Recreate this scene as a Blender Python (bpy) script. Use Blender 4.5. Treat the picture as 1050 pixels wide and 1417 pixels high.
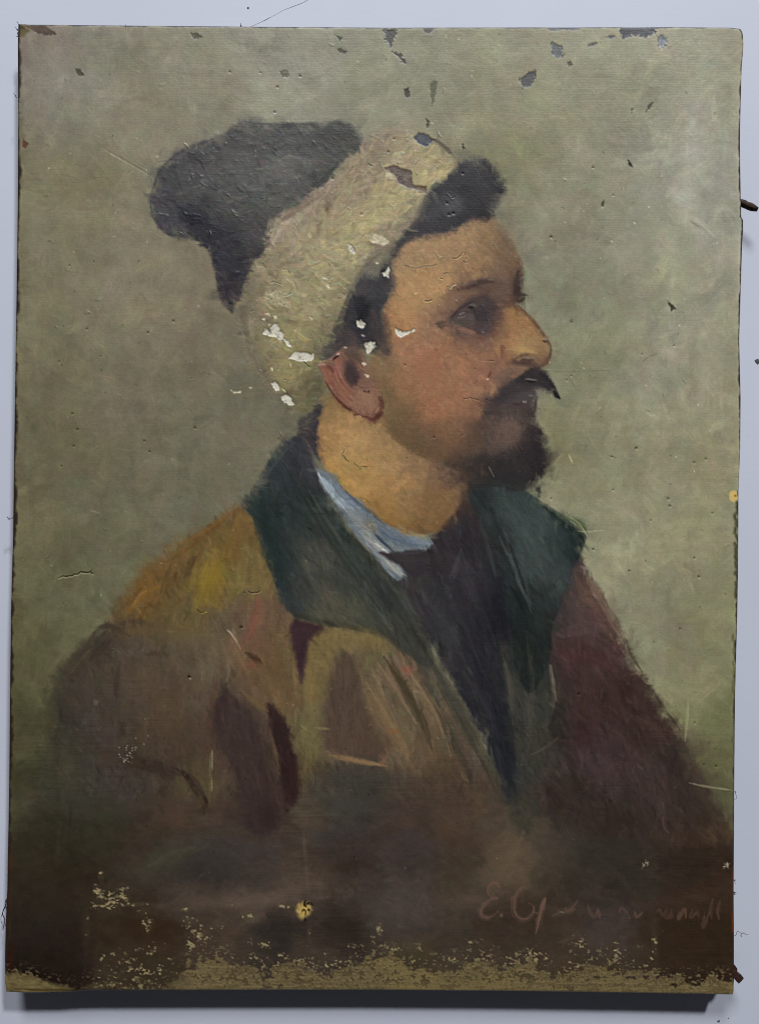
import bpy, math
import numpy as np

scene = bpy.context.scene
for o in list(bpy.data.objects): bpy.data.objects.remove(o)

# ---------------- camera, world, lamps, exposure ----------------
MM = 0.000456                      # metres to one picture unit on the face of the canvas
DEP = 0.021                        # canvas face stands this far off the wall
DIST = 0.488                       # camera to canvas face
ZC = 1.35                          # height of the camera on the wall
cam_d = bpy.data.cameras.new('camera'); cam = bpy.data.objects.new('camera', cam_d)
scene.collection.objects.link(cam); scene.camera = cam
cam_d.sensor_fit = 'VERTICAL'; cam_d.sensor_height = 24
cam_d.lens = 12 / ((1417 / 2) * MM / DIST)
cam_d.clip_start = .01; cam_d.clip_end = 100
cam.location = (0, -(DEP + DIST), ZC); cam.rotation_euler = (math.radians(90), 0, 0)

world = bpy.data.worlds.new('World'); scene.world = world; world.use_nodes = True
wb = world.node_tree.nodes['Background']
wb.inputs[0].default_value = (.86, .90, 1, 1); wb.inputs[1].default_value = .034

def lamp(name, loc, size, power, col):
    d = bpy.data.lights.new(name, 'AREA'); d.shape = 'DISK'; d.size = size; d.energy = power; d.color = col
    o = bpy.data.objects.new(name, d); scene.collection.objects.link(o); o.location = loc
    v = np.array([0, 0, ZC]) - np.array(loc)
    o.rotation_euler = (math.atan2(math.hypot(v[0], v[1]), -v[2]), 0, math.atan2(v[0], -v[1]) + math.pi * 0)
    import mathutils
    o.rotation_euler = mathutils.Vector(v).to_track_quat('-Z', 'Y').to_euler()
    return o
lamp('ceiling_lamp', (-.40, -2.6, ZC + 3.35), 1.0, 91, (.91, .955, 1))       # broad, over the left edge
lamp('ceiling_lamp', (2.15, -4.2, ZC + 4.9), .5, 248, (.91, .955, 1))        # farther off, to the upper right

vs_ = scene.view_settings
vs_.view_transform = 'Standard'; vs_.look = 'None'; vs_.exposure = 0; vs_.gamma = 1; vs_.use_curve_mapping = False
scene.display_settings.display_device = 'sRGB'
scene.cycles.filter_width = 1.0

# <paint>
# ---- the oil picture, brushed stroke by stroke with numpy (x right, y down, unit = 0.456 mm) ----
PW, PH = 1050, 1417
rng = np.random.default_rng(7)
CV = np.zeros((PH, PW, 3), np.float32)          # paint colour
RL = np.zeros((PH, PW), np.float32)             # paint relief, mm
LB = np.zeros((PH, PW), np.uint8)               # which painted passage
YY, XX = np.mgrid[0:PH, 0:PW].astype(np.float32)
TEX = rng.random((256, 256)).astype(np.float32) * 2 - 1

def look(u, v):
    u0 = np.floor(u); v0 = np.floor(v)
    fu = u - u0; fv = v - v0
    fu = fu * fu * (3 - 2 * fu); fv = fv * fv * (3 - 2 * fv)
    a = u0.astype(np.int32) & 255; b = v0.astype(np.int32) & 255
    a1 = (a + 1) & 255; b1 = (b + 1) & 255
    return ((TEX[b, a] * (1 - fu) + TEX[b, a1] * fu) * (1 - fv) + (TEX[b1, a] * (1 - fu) + TEX[b1, a1] * fu) * fv)

def aniso(X, Y, ang, L, w, seed=0):
    c, s = math.cos(ang), math.sin(ang)
    u = (X * c + Y * s) / L + seed * 17.3; v = (-X * s + Y * c) / w + seed * 31.7
    return look(u, v) * .6 + look(u * 2.1 + 9, v * 2.3 + 5) * .4

def fbm(X, Y, sc, seed=0, oc=4):
    r = 0; a = .55
    for k in range(oc):
        r = r + a * look(X / sc * 2 ** k + seed * 13.7 + k * 7.1, Y / sc * 2 ** k + seed * 5.3 + k * 3.3); a *= .55
    return r

FA = fbm(XX, YY, 7, 1, 3); FB = fbm(XX, YY, 26, 2, 4); FC = fbm(XX, YY, 90, 3, 4)
FD = look(XX / 2.3, YY / 2.1)

def smooth(pts, n=4, closed=True):
    p = np.array(pts, np.float32); m = len(p); out = []
    for i in range(m if closed else m - 1):
        if closed: a, b, c, d = p[i - 1], p[i], p[(i + 1) % m], p[(i + 2) % m]
        else: a, b, c, d = p[max(i - 1, 0)], p[i], p[i + 1], p[min(i + 2, m - 1)]
        for k in range(n):
            t = k / n
            out.append(.5 * (2 * b + (c - a) * t + (2 * a - 5 * b + 4 * c - d) * t * t + (3 * b - a - 3 * c + d) * t ** 3))
    if not closed: out.append(p[-1])
    return np.array(out, np.float32)

def box(pts, m):
    x0 = max(int(pts[:, 0].min() - m), 0); x1 = min(int(pts[:, 0].max() + m) + 2, PW)
    y0 = max(int(pts[:, 1].min() - m), 0); y1 = min(int(pts[:, 1].max() + m) + 2, PH)
    return (slice(y0, y1), slice(x0, x1))

def sdf(p, X, Y):
    d = np.full(X.shape, 1e9, np.float32); ins = np.zeros(X.shape, bool)
    for i in range(len(p)):
        ax, ay = p[i - 1]; bx, by = p[i]; ex, ey = bx - ax, by - ay
        L2 = ex * ex + ey * ey
        if L2 < 1e-9: continue
        px = X - ax; py = Y - ay
        t = np.clip((px * ex + py * ey) / L2, 0, 1)
        d = np.minimum(d, (px - t * ex) ** 2 + (py - t * ey) ** 2)
        if ay != by:
            c = ((ay > Y) != (by > Y)) & (X < ex * (Y - ay) / ey + ax)
            ins ^= c
    d = np.sqrt(d)
    return np.where(ins, -d, d)

def ss(a, b, x):
    t = np.clip((x - a) / (b - a), 0, 1); return t * t * (3 - 2 * t)

def pmask(pts, f=3, rag=2., s=4, fine=.6):
    p = smooth(pts, s) if s else np.array(pts, np.float32)
    q = box(p, f + rag * 2 + 2); X = XX[q]; Y = YY[q]
    d = sdf(p, X, Y) + rag * (FA[q] * .7 + FB[q] * .8) + rag * fine * FD[q] * .3
    return q, 1 - ss(-f, f, d)

def lay(q, a, col, tex=None, h=0.):
    col = np.array(col, np.float32); X = XX[q]; Y = YY[q]
    k = 0
    if tex: k = aniso(X, Y, math.radians(tex[0]), tex[1], tex[2], seed=(col[0] * .37) % 5) * tex[3]
    cc = col * (1 + k)[..., None] if tex else col
    CV[q] += (cc - CV[q]) * a[..., None]
    if h: RL[q] += a * h * (k / tex[3] if tex else 1)

def P(pts, col, f=3, o=1., rag=2., s=4, tex=None, h=0., lab=None, fine=.6):
    q, a = pmask(pts, f, rag, s, fine)
    if lab is not None: LB[q][a > .5] = lab
    lay(q, a * o, col, tex, h); return q, a

def field(samples, sig, X, Y):
    w = 0; c = 0
    for (x, y, r, g, b) in samples:
        d2 = ((X - x) ** 2 + (Y - y) ** 2) / (sig * sig)
        k = 1 / (.16 + d2) ** 2.2
        w = w + k; c = c + k[..., None] * np.array([r, g, b], np.float32)
    return c / w[..., None]

def PF(pts, samples, sig, f=3, rag=2., s=4, tex=None, warp=8, lab=None, o=1., fine=.6):
    q, a = pmask(pts, f, rag, s, fine)
    X = XX[q][::2, ::2]; Y = YY[q][::2, ::2]
    wx = X + warp * (FB[q][::2, ::2] * 1.2 + FA[q][::2, ::2] * .5); wy = Y + warp * (FB[q][::2, ::2] * -.9 + FC[q][::2, ::2])
    c = field(samples, sig, wx, wy)
    c = np.repeat(np.repeat(c, 2, 0), 2, 1)[:a.shape[0], :a.shape[1]]
    if tex: c = c * (1 + aniso(XX[q] + 3 * FB[q], YY[q] + 6 * FB[q], math.radians(tex[0]), tex[1], tex[2], 3) * tex[3])[..., None]
    if lab is not None: LB[q][a > .5] = lab
    CV[q] += (c - CV[q]) * (a * o)[..., None]

REC = []; REC_ON = False
def S(pts, w, col, o=1., f=.5, br=.45, tap=(.3, .3), h=0., s=5, rag=.0, lab=None, only=None):
    """one brush stroke: w = half width, br = how much the bristles break it up, tap = ends drawn out"""
    if REC_ON:
        mx_, my_ = pts[len(pts) // 2]; REC.append((pts, w, col, o, f, br, h, int(LB[int(my_), int(mx_)])))
    p = smooth(pts, s, False) if len(pts) > 2 and s else np.array(pts, np.float32)
    q = box(p, w * 1.6 + 3); X = XX[q]; Y = YY[q]
    seg = np.sqrt(((p[1:] - p[:-1]) ** 2).sum(1)); L = seg.sum(); acc = 0
    d = np.full(X.shape, 1e9, np.float32); al = np.zeros_like(d); sg = np.zeros_like(d)
    for i in range(len(p) - 1):
        ax, ay = p[i]; ex, ey = p[i + 1] - p[i]; L2 = max(ex * ex + ey * ey, 1e-6)
        px = X - ax; py = Y - ay; t = np.clip((px * ex + py * ey) / L2, 0, 1)
        dd = np.sqrt((px - t * ex) ** 2 + (py - t * ey) ** 2); m = dd < d
        d = np.where(m, dd, d); al = np.where(m, acc + t * seg[i], al)
        sg = np.where(m, np.sign(px * ey - py * ex), sg); acc += seg[i]
    u = al / max(L, 1e-6)
    ww = w * (1 if not tap[0] else 1) * np.minimum(1, np.minimum(u / max(tap[0], 1e-3) * .8 + .25, (1 - u) / max(tap[1], 1e-3) * .8 + .25))
    if rag: d = d + rag * FA[q]
    a = 1 - ss(ww * (1 - f), ww * (1 + f * .5) + .7, d)
    br = br * min(1, w / 7)
    sd = (p[0, 0] * .13 + p[0, 1] * .07) % 50
    n = look(d * sg / 1.3 + sd * 3, al / 22 + sd) * .7 + look(d * sg / 2.9 + sd, al / 45 + sd) * .5
    a = a * np.clip(1 - br * .5 + br * n * 1.3, 0, 1) * o
    if only is not None: a = a * (LB[q] == only)
    if lab is not None: LB[q][a > .4] = lab
    CV[q] += (np.array(col, np.float32) * (1 + .06 * n)[..., None] - CV[q]) * a[..., None]
    if h: RL[q] += a * h * (.6 + n)

def B(x, y, rx, ry, ang, col, o=.6, warp=.25):
    q = box(np.array([[x - rx * 2.2, y - ry * 2.2], [x + rx * 2.2, y + ry * 2.2], [x - ry * 2.2, y - rx * 2.2], [x + ry * 2.2, y + rx * 2.2]]), 2)
    X = XX[q] - x; Y = YY[q] - y; c, s = math.cos(math.radians(ang)), math.sin(math.radians(ang))
    u = (X * c + Y * s) / rx; v = (-X * s + Y * c) / ry
    r = np.sqrt(u * u + v * v) * (1 + warp * (FB[q] + .6 * FA[q]))
    a = np.exp(-r ** 2 * 1.2) * (r < 2.2)
    CV[q] += (np.array(col, np.float32) - CV[q]) * (a * o)[..., None]

# ---------- passages ----------
BG, CAP, FLAP, HAIR, FACE, EAR, BEARD, MOUST, NECK, SHIRT, LCOL, RCOL, VEST, LCOAT, RCOAT, LINEN = range(16)

bg = [(60,60,132,124,112),(120,110,130,126,112),(250,90,138,134,115),(400,90,144,141,122),(560,110,138,136,112),(700,100,141,138,109),(850,90,145,142,114),(980,100,146,143,120),
 (960,230,160,158,142),(900,300,145,144,126),(800,250,141,138,114),(720,200,132,128,99),(200,170,134,128,108),(150,260,126,120,98),(70,250,120,115,92),(60,400,115,110,88),  # leading sample holds the glare near the right edge in its colour
 (200,400,125,118,98),(270,480,118,111,92),(120,520,110,105,84),(60,600,103,99,77),(200,620,106,102,83),(300,600,106,102,85),(390,590,108,104,86),(330,650,102,98,81),(150,700,103,100,79),(60,720,99,95,71),
 (240,700,104,101,83),(60,800,93,91,68),(150,800,99,97,75),(100,860,91,89,67),(40,900,84,81,58),(40,1000,74,71,51),(40,1100,58,55,41),(62,940,82,80,58),(60,1200,47,44,34),(60,1300,36,33,28),
 (800,400,132,131,109),(900,420,142,140,119),(980,400,148,146,125),(800,500,131,130,105),(900,520,143,141,120),(980,520,140,137,114),(820,620,133,131,103),(900,640,141,139,115),
 (990,640,135,132,106),(860,740,141,138,112),(950,740,136,134,106),(900,850,131,129,106),(980,850,126,124,95),(950,950,120,118,91),(990,1000,107,107,76),(990,1060,95,94,66),(990,1110,84,84,62),(985,1200,58,46,36),(960,1320,48,40,30),(760,760,139,137,112),(500,1300,60,54,46),(560,140,140,137,114),(300,350,122,115,95),(720,330,134,132,110),(990,300,154,152,136),(870,940,126,124,98),(930,1010,112,111,82),(880,900,130,128,104)]
PF([(-10,-10),(1060,-10),(1060,1427),(-10,1427)], bg, 60, f=1, rag=0, s=0, warp=14)
CV *= (1 + .02 * aniso(XX + 30 * FC, YY + 18 * FB, 0, 40, 7, 1) + .03 * aniso(XX + 14 * FB, YY + 40 * FC, math.pi / 2, 60, 9, 2) + .07 * FB + .05 * FA + .05 * FC)[..., None]
# scrubbed vertical and horizontal passes of the backdrop
r2 = np.random.default_rng(3)
for i in range(420):
    x = r2.uniform(20, 1020); y = r2.uniform(40, 1000)
    if 300 < x < 880 and y > 650: continue
    v = r2.random() < .55; L = r2.uniform(25, 80); j = r2.uniform(-8, 8)
    k = r2.uniform(.9, 1.11); c = CV[int(y), int(x)] * k * np.array([1 + r2.uniform(-.02, .03), 1, 1 + r2.uniform(-.05, .04)])
    S([(x, y), (x + j, y + L / 2), (x - j * .5, y + L)] if v else [(x, y), (x + L / 2, y + j * .6), (x + L, y + j)], r2.uniform(3, 13), c, o=.4, f=1., br=.7, h=.012, rag=4)
for (x, y, rx, ry, a, c, o) in [(950,250,24,100,10,(180,178,164),.5),(978,420,16,130,4,(162,160,142),.45),(905,330,20,70,20,(152,149,130),.4),(720,215,60,22,-8,(124,122,90),.5),(640,150,70,16,-5,(128,128,98),.3),  # leading pale blobs paint the varnish sheen at upper right into the colour
   (520,300,1,1,0,(0,0,0),0),(775,420,30,60,0,(120,122,98),.4),(770,600,12,60,-10,(138,138,98),.5),(745,690,16,16,0,(150,146,112),.5),(270,620,70,12,20,(92,90,74),.35),(120,400,20,120,0,(118,114,94),.3),
   (110,620,24,50,0,(92,90,62),.35),(250,300,40,60,30,(120,116,96),.4),(80,110,26,36,10,(132,128,120),.4),(380,200,1,1,0,(0,0,0),0),(860,880,30,120,-25,(138,140,112),.35),(960,900,24,90,0,(120,119,86),.3),(300,560,60,30,20,(108,102,86),.3),(350,545,60,16,35,(96,92,76),.4),(270,140,50,18,0,(122,122,108),.35),(450,110,80,14,3,(126,125,106),.35)]:
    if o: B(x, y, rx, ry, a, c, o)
S([(27,50),(28,200),(22,600),(17,900),(13,1200),(10,1360)], 4, (70,62,42), o=.6, br=.9, tap=(.01,.01), rag=3)
for i in range(120):
    x = r2.uniform(925, 1012); y = r2.uniform(100, 640); L = r2.uniform(30, 130); k = r2.choice([1.07, 1.05, .95])
    S([(x, y), (x + r2.uniform(-3, 3), y + L / 2), (x + r2.uniform(-4, 4), y + L)], r2.uniform(1., 3.4), CV[int(y + L / 2), int(x)] * k, o=.55, f=.8, br=1., h=.03)
for i in range(110):
    x = r2.uniform(30, 130); y = r2.uniform(60, 900); L = r2.uniform(30, 120); k = r2.choice([1.05, .94, .96])
    S([(x, y), (x + r2.uniform(-3, 3), y + L / 2), (x + r2.uniform(-4, 4), y + L)], r2.uniform(1., 4), CV[int(y + L / 2), int(x)] * k, o=.5, f=.8, br=1., h=.03)
for i in range(90):
    x = r2.uniform(130, 860); y = r2.uniform(42, 160); L = r2.uniform(30, 130); k = r2.choice([1.05, .94, .96])
    S([(x, y), (x + L / 2, y + r2.uniform(-3, 3)), (x + L, y + r2.uniform(-4, 4))], r2.uniform(1., 4), CV[int(y), int(x + L / 2)] * k, o=.5, f=.8, br=1., h=.03)
for i in range(70):
    x = r2.uniform(760, 1000); y = r2.uniform(160, 900); rx = r2.uniform(14, 46); B(x, y, rx, rx * r2.uniform(.4, 1), r2.uniform(0, 180), CV[int(y), int(x)] * r2.choice([.93, .95, 1.05]) * np.array([1, r2.uniform(.98, 1.01), r2.uniform(.94, 1.04)]), .5, .5)
for i in range(80):
    x = r2.uniform(40, 330); y = r2.uniform(60, 840); rx = r2.uniform(14, 46); B(x, y, rx, rx * r2.uniform(.4, 1), r2.uniform(0, 180), CV[int(y), int(x)] * r2.choice([.93, .95, 1.05]) * np.array([1, r2.uniform(.98, 1.01), r2.uniform(.94, 1.04)]), .5, .5)
S([(44,110),(40,500),(34,900)], 3, (128,122,98), o=.35, br=.9)
S([(330,60),(400,65),(480,63)], 2.5, (106,103,84), o=.6, br=.9); S([(60,62),(200,66),(300,64)], 2, (112,108,92), o=.4, br=.9)
S([(230,66),(260,61),(290,63)], 2.5, (104,102,84), o=.6, br=.8)

# ---------- coat, left ----------
REC_ON = True
lc = [(320,715,104,80,44),(300,760,104,82,42),(290,800,114,92,38),(200,830,102,78,42),(240,780,108,82,44),(170,850,94,72,42),(250,850,100,84,50),(340,800,110,92,50),(150,890,70,60,50),(120,920,64,56,48),
 (200,900,84,73,58),(260,900,88,76,60),(230,960,76,66,54),(150,980,64,57,49),(100,980,56,51,44),(85,1030,55,51,43),(300,900,92,80,62),(300,960,84,70,56),(350,870,104,78,60),(370,930,100,78,54),(400,930,96,78,54),(380,880,102,78,56),
 (330,1000,80,66,54),(350,1050,72,60,50),(385,960,96,76,52),(405,1060,84,72,50),(330,1120,64,54,46),(400,1150,66,56,48),(300,1040,74,60,48),(430,900,110,94,58),(440,960,104,92,58),(430,1020,98,90,58),(470,960,78,62,54),(490,1000,74,58,52),(520,900,98,86,58),
 (480,880,114,97,60),(530,960,98,84,62),(560,1010,102,88,64),(590,1030,94,80,60),(560,930,112,84,64),(600,960,92,80,62),(640,1030,80,72,58),(500,1060,70,62,52),(100,1080,58,55,46),(180,1080,62,56,48),(230,1060,66,56,46),
 (270,1080,74,66,46),(60,1060,58,58,44),(60,1150,48,46,36),(120,1150,50,48,38),(200,1150,58,50,42),(260,1130,66,56,46),(220,1200,58,56,48),(300,1200,56,54,50),(120,1230,46,42,34),(350,1200,62,58,54),(420,1130,72,64,52),
 (440,1100,66,62,52),(500,1100,56,55,50),(480,1150,58,54,52),(560,1130,66,56,48),(620,1090,68,58,46),(650,1120,72,60,48),(560,1180,60,56,54),(450,1190,56,50,46),(420,1220,74,66,58),(350,1250,78,70,62),(250,1250,66,60,54),
 (150,1290,50,44,36),(220,1290,50,40,32),(70,1290,42,38,36),(70,1330,34,30,26),(300,1290,64,56,48),(380,1300,48,45,42),(440,1300,60,54,48),(480,1290,48,44,40),(540,1270,62,58,54),(560,1240,70,66,62),(620,1280,60,55,48),
 (640,1200,66,60,50),(700,1200,84,76,62),(720,1160,80,72,58),(760,1180,66,62,52),(700,1290,58,50,42),(780,1290,62,54,46),(850,1290,62,56,54),(900,1300,50,42,34),(960,1300,48,40,30),(960,1240,58,46,36),(880,1230,54,50,44),
 (950,1220,48,42,36),(820,1200,56,52,46),(850,1160,54,50,44),(800,1130,52,46,40),(740,1030,62,58,50),(720,1100,62,57,48),(680,1150,70,62,50),(560,1340,62,56,42),(200,1350,50,44,34),(800,1350,60,52,40)]
PF([(345,688),(290,720),(240,752),(200,785),(170,822),(150,856),(118,890),(84,930),(74,965),(72,1010),(50,1080),(20,1150),(-20,1200),(-20,1440),(1070,1440),(1070,1185),(980,1150),(900,1120),(800,1120),(720,1090),(690,1080),(650,1000),(610,920),(560,850),(500,760),(420,720)], lc, 30, f=8, rag=5, warp=18, tex=(85,26,7,.07), lab=LCOAT)
# mustard shoulder strokes
for a in [([(150,866),(200,812),(260,765),(330,705)],9,(100,76,42),.5),([(175,850),(215,815),(260,790)],12,(106,80,42),.5),([(195,868),(225,830),(250,800)],8,(94,70,38),.5),([(270,842),(285,800),(300,765)],16,(114,94,40),.6),
   ([(298,838),(306,800),(312,770)],10,(112,92,42),.55),([(318,760),(330,730),(332,705)],9,(114,86,42),.6),([(238,840),(246,805),(262,780)],6,(88,70,42),.6),([(256,800),(262,778),(270,768)],3,(70,56,36),.6),
   ([(340,830),(352,790),(345,740)],10,(108,90,50),.5),([(150,880),(180,862),(215,868)],6,(62,52,46),.7),([(86,935),(120,895),(150,868)],8,(52,50,40),.6),([(100,935),(135,900),(160,880)],5,(48,44,38),.6),
   ([(180,1010),(175,950),(190,900)],9,(70,62,54),.5),([(220,1000),(216,940),(226,890)],9,(80,68,56),.5),([(160,960),(163,930)],4,(50,44,42),.7),([(250,1010),(262,950),(258,905)],10,(86,74,58),.5),([(200,905),(235,908)],4,(70,58,46),.6),
   ([(290,905),(300,860),(330,838)],9,(96,82,60),.6),([(280,940),(292,900),(296,880)],6,(100,90,72),.5),([(348,888),(352,850),(356,828)],7,(118,72,58),.6),([(336,900),(346,872),(362,850)],6,(112,74,58),.5),([(338,925),(345,918),(352,926)],6,(114,70,56),.5),
   ([(315,880),(325,905),(345,935)],7,(110,82,60),.6),([(322,870),(330,892)],3,(140,114,96),.5),([(345,905),(355,912),(362,917)],5,(70,46,36),.8),([(330,840),(336,824),(346,816)],6,(92,80,62),.6),([(360,930),(385,960),(398,1000)],12,(104,82,52),.5),
   ([(375,850),(395,920),(408,985)],9,(98,80,52),.5),([(402,880),(415,960),(412,1000)],6,(88,70,46),.6),
   ([(405,1120),(404,1070),(398,1020)],7,(80,68,46),.5),
   ([(290,1110),(291,1070),(294,1045)],2,(96,92,62),.6),([(286,1130),(280,1090),(288,1050)],9,(76,68,46),.5),([(275,1105),(258,1075),(240,1062)],4,(48,38,34),.7),([(282,1130),(281,1112),(272,1098)],3,(46,36,32),.6),
   ([(180,1060),(215,1058),(240,1068)],7,(48,42,36),.5),([(300,945),(288,995),(296,1020)],5,(82,50,42),.5),([(240,1005),(245,960),(240,920)],7,(78,68,58),.5),([(135,1010),(128,960),(140,930)],9,(66,62,54),.5)]:
    S(a[0], a[1], a[2], o=a[3], f=.8, br=.5, h=.02)
P([(307,955),(325,968),(343,981),(358,1010),(366,1040),(378,1080),(386,1112),(376,1150),(343,1152),(333,1091),(318,1060),(307,1034),(296,1002)], (57,47,46), f=6, rag=4, tex=(75,30,4,.12))
P([(369,978),(380,984),(391,994),(403,1030),(411,1062),(412,1100),(402,1122),(391,1120),(385,1055)], (47,35,36), f=4, rag=3, tex=(75,30,4,.1))
S([(296,1000),(302,975),(310,957)], 6, (58,44,44), o=.6, f=.9); B(355, 1130, 20, 26, 0, (46,37,38), .6)
# chest: yellow edge, brown pocket, lit folds
P([(404,862),(425,862),(450,872),(430,888),(424,920),(418,945),(410,910)], (58,42,44), f=4, rag=3, tex=(80,30,3,.1))
for a in [([(432,1000),(428,940),(436,895),(470,880)],11,(116,98,58),.8),([(470,880),(505,882),(535,896)],10,(114,97,60),.7),([(425,1060),(428,1010),(430,960)],12,(100,92,58),.6),([(415,1110),(420,1060),(424,1020)],8,(84,76,52),.6)]:
    S(a[0], a[1], a[2], o=a[3], f=.8, br=.5, h=.02)
P([(468,905),(490,905),(497,935),(505,985),(512,1020),(524,1045),(490,1042),(452,1040),(452,1000),(458,945)], (76,60,54), f=6, rag=4, tex=(85,40,4,.12))
P([(466,903),(488,902),(492,930),(470,950),(462,935)], (84,72,58), f=8, rag=4, o=.8)
for a in [([(500,930),(520,985),(545,1040)],15,(106,88,62),.7),([(540,910),(568,985),(590,1040)],9,(84,72,54),.55),([(548,900),(580,960),(612,1030)],13,(110,90,66),.6),([(538,905),(560,950),(585,1000),(592,1030)],7,(70,62,46),.7),
   ([(520,955),(535,1000)],9,(112,94,64),.5),([(560,1040),(575,1010),(568,980)],8,(104,92,68),.5),([(556,935),(566,928),(572,935)],8,(124,78,64),.6),([(530,1012),(545,1015)],6,(116,76,50),.6),([(530,905),(548,918),(560,940)],5,(112,98,74),.5),
   ([(600,1000),(618,1035),(625,1060)],8,(100,88,68),.5),([(455,1046),(490,1052),(525,1058)],5,(112,92,66),.8),([(452,1040),(470,1046)],4,(120,104,76),.6),([(520,1058),(532,1052),(528,1040)],4,(112,86,66),.6),
   ([(460,1075),(500,1080),(540,1072)],18,(58,56,50),.7),([(450,1110),(480,1120),(530,1110)],18,(60,58,54),.5),([(580,1060),(600,1080),(640,1130)],14,(72,60,46),.5),([(600,1040),(640,1090),(680,1140)],10,(82,68,52),.45),
   ([(625,1000),(650,1060),(675,1110)],9,(72,62,50),.5),([(610,1110),(650,1110)],12,(64,48,38),.5),([(520,1090),(560,1110)],10,(72,60,48),.5),([(430,1180),(500,1170),(540,1150)],14,(54,46,40),.5),([(490,1220),(530,1180),(560,1160)],10,(68,60,50),.4)]:
    S(a[0], a[1], a[2], o=a[3], f=.9, br=.55, h=.02)
# dusky foot of the picture, blooms and grime in the varnish
for a in [(240,1180,60,20,-25,(66,66,56),.5),(330,1190,60,30,0,(60,58,56),.4),(190,1210,40,30,0,(56,54,46),.4),(300,1170,60,20,0,(56,54,54),.5),(270,1200,40,16,0,(50,49,48),.5),(330,1245,90,12,-3,(88,80,72),.5),(430,1215,60,25,-15,(82,74,66),.45),(545,1260,55,30,0,(70,67,64),.5),
   (390,1290,36,24,0,(44,43,42),.6),(480,1290,40,22,0,(46,42,40),.5),(560,1170,70,22,0,(62,58,58),.4),(700,1190,50,40,-30,(90,80,66),.45),(770,1170,36,30,0,(62,58,54),.4),(830,1190,60,30,30,(50,49,46),.5),(850,1130,50,20,0,(48,44,38),.5),
   (930,1250,50,20,0,(66,54,46),.4),(940,1310,60,30,0,(50,41,31),.6),(700,1305,70,22,0,(54,48,42),.4),(850,1280,50,30,0,(66,60,58),.4),(60,1240,40,60,0,(48,43,36),.4),(70,1310,50,40,0,(38,34,32),.6),(180,1290,70,30,0,(52,44,34),.5),(640,1250,50,18,0,(82,74,66),.4),
   (480,1200,40,18,-10,(48,40,36),.5),(440,1160,40,14,0,(60,58,58),.4),(650,1180,40,24,0,(58,50,44),.4),(120,1100,60,30,0,(64,62,56),.3),(30,1115,18,10,0,(80,78,58),.6),(150,1130,30,40,0,(46,46,36),.4),(100,1180,8,30,15,(38,36,28),.5),(75,1130,10,40,5,(44,44,32),.5)]:
    B(*a)

# ---------- waistcoat, right coat ----------
vs = [(640,800,48,44,48),(600,830,54,51,54),(650,880,43,42,46),(690,860,35,35,40),(680,980,39,39,45),(690,1050,36,37,42),(700,1090,40,42,44),(600,760,50,44,46),(640,740,46,42,46),(640,690,58,46,46),(620,870,52,50,52),(720,900,38,44,42),(730,960,54,54,48),(735,1040,58,56,48),(725,1100,56,52,45),(660,950,44,42,46),(560,810,60,56,54),(710,800,40,42,44)]
PF([(590,745),(630,700),(645,655),(690,670),(740,760),(770,840),(762,900),(770,1000),(760,1080),(735,1150),(712,1150),(692,1085),(655,1000),(612,920),(565,850),(540,800),(565,790)], vs, 30, f=6, rag=3, tex=(70,36,7,.08), lab=VEST)
for a in [([(575,800),(620,880),(670,980),(700,1090)],12,(58,56,58),.35),([(600,790),(640,870),(675,960)],10,(40,39,44),.5),([(640,770),(655,840),(690,930)],10,(56,54,58),.35),([(690,800),(690,880),(700,960)],14,(31,31,37),.6),([(655,900),(685,990),(705,1080)],14,(34,35,42),.6),
   ([(725,870),(735,950),(728,1040)],9,(66,64,56),.5),([(712,930),(718,1020),(722,1090)],7,(58,57,50),.4),([(740,1010),(755,1000),(770,985)],5,(72,68,60),.4),([(628,800),(636,770)],5,(68,64,68),.4),([(555,900),(620,1010),(660,1100)],7,(52,52,44),.5),([(552,862),(585,925),(612,985)],6,(60,58,52),.5)]:
    S(a[0], a[1], a[2], o=a[3], f=.9, br=.5, h=.015)
rc = [(820,860,72,53,50),(850,900,70,49,47),(790,900,66,45,45),(800,980,64,47,45),(860,960,62,45,41),(900,1000,59,45,41),(830,1050,62,49,49),(900,1080,62,51,49),(950,1120,58,48,42),(980,1190,58,46,36),(740,950,54,52,46),(760,1000,48,46,42),(800,800,72,58,54),(820,820,92,72,60),(780,850,60,52,50),(940,1060,54,46,42),(780,1090,52,45,40),(1000,1160,66,54,42),(860,1130,54,46,42),(760,1060,58,52,48)]
PF([(798,768),(815,790),(834,822),(852,862),(867,886),(870,908),(884,932),(903,955),(917,982),(936,1006),(957,1050),(982,1096),(1002,1128),(1012,1160),(960,1170),(880,1160),(800,1150),(740,1110),(755,1040),(762,960),(752,880),(765,820)], rc, 34, f=4, rag=5, tex=(66,36,7,.07), lab=RCOAT)
for a in [([(812,800),(835,840),(862,892)],4,(112,92,72),.6),([(806,800),(828,850),(850,890)],7,(92,66,54),.55),([(790,820),(800,870),(840,900)],12,(74,58,56),.4),([(770,880),(820,870),(850,875)],8,(84,66,64),.4),([(768,900),(800,910),(830,905)],8,(72,44,44),.5),([(760,925),(765,950),(766,980)],3,(92,84,72),.5),
   ([(800,1010),(850,1020),(900,1060)],10,(70,54,50),.4),([(870,990),(900,1005),(925,1030)],7,(74,56,48),.4),([(800,1000),(812,1015)],8,(46,34,34),.5),([(855,950),(880,965)],9,(50,36,33),.5),([(790,1040),(830,1060),(860,1050)],12,(66,54,54),.4),([(840,1100),(860,1095)],10,(66,62,58),.45),([(920,1060),(915,1110),(922,1150)],5,(74,60,54),.35),([(960,1100),(985,1140)],9,(54,46,40),.6)]:
    S(a[0], a[1], a[2], o=a[3], f=.9, br=.55, h=.015)
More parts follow.
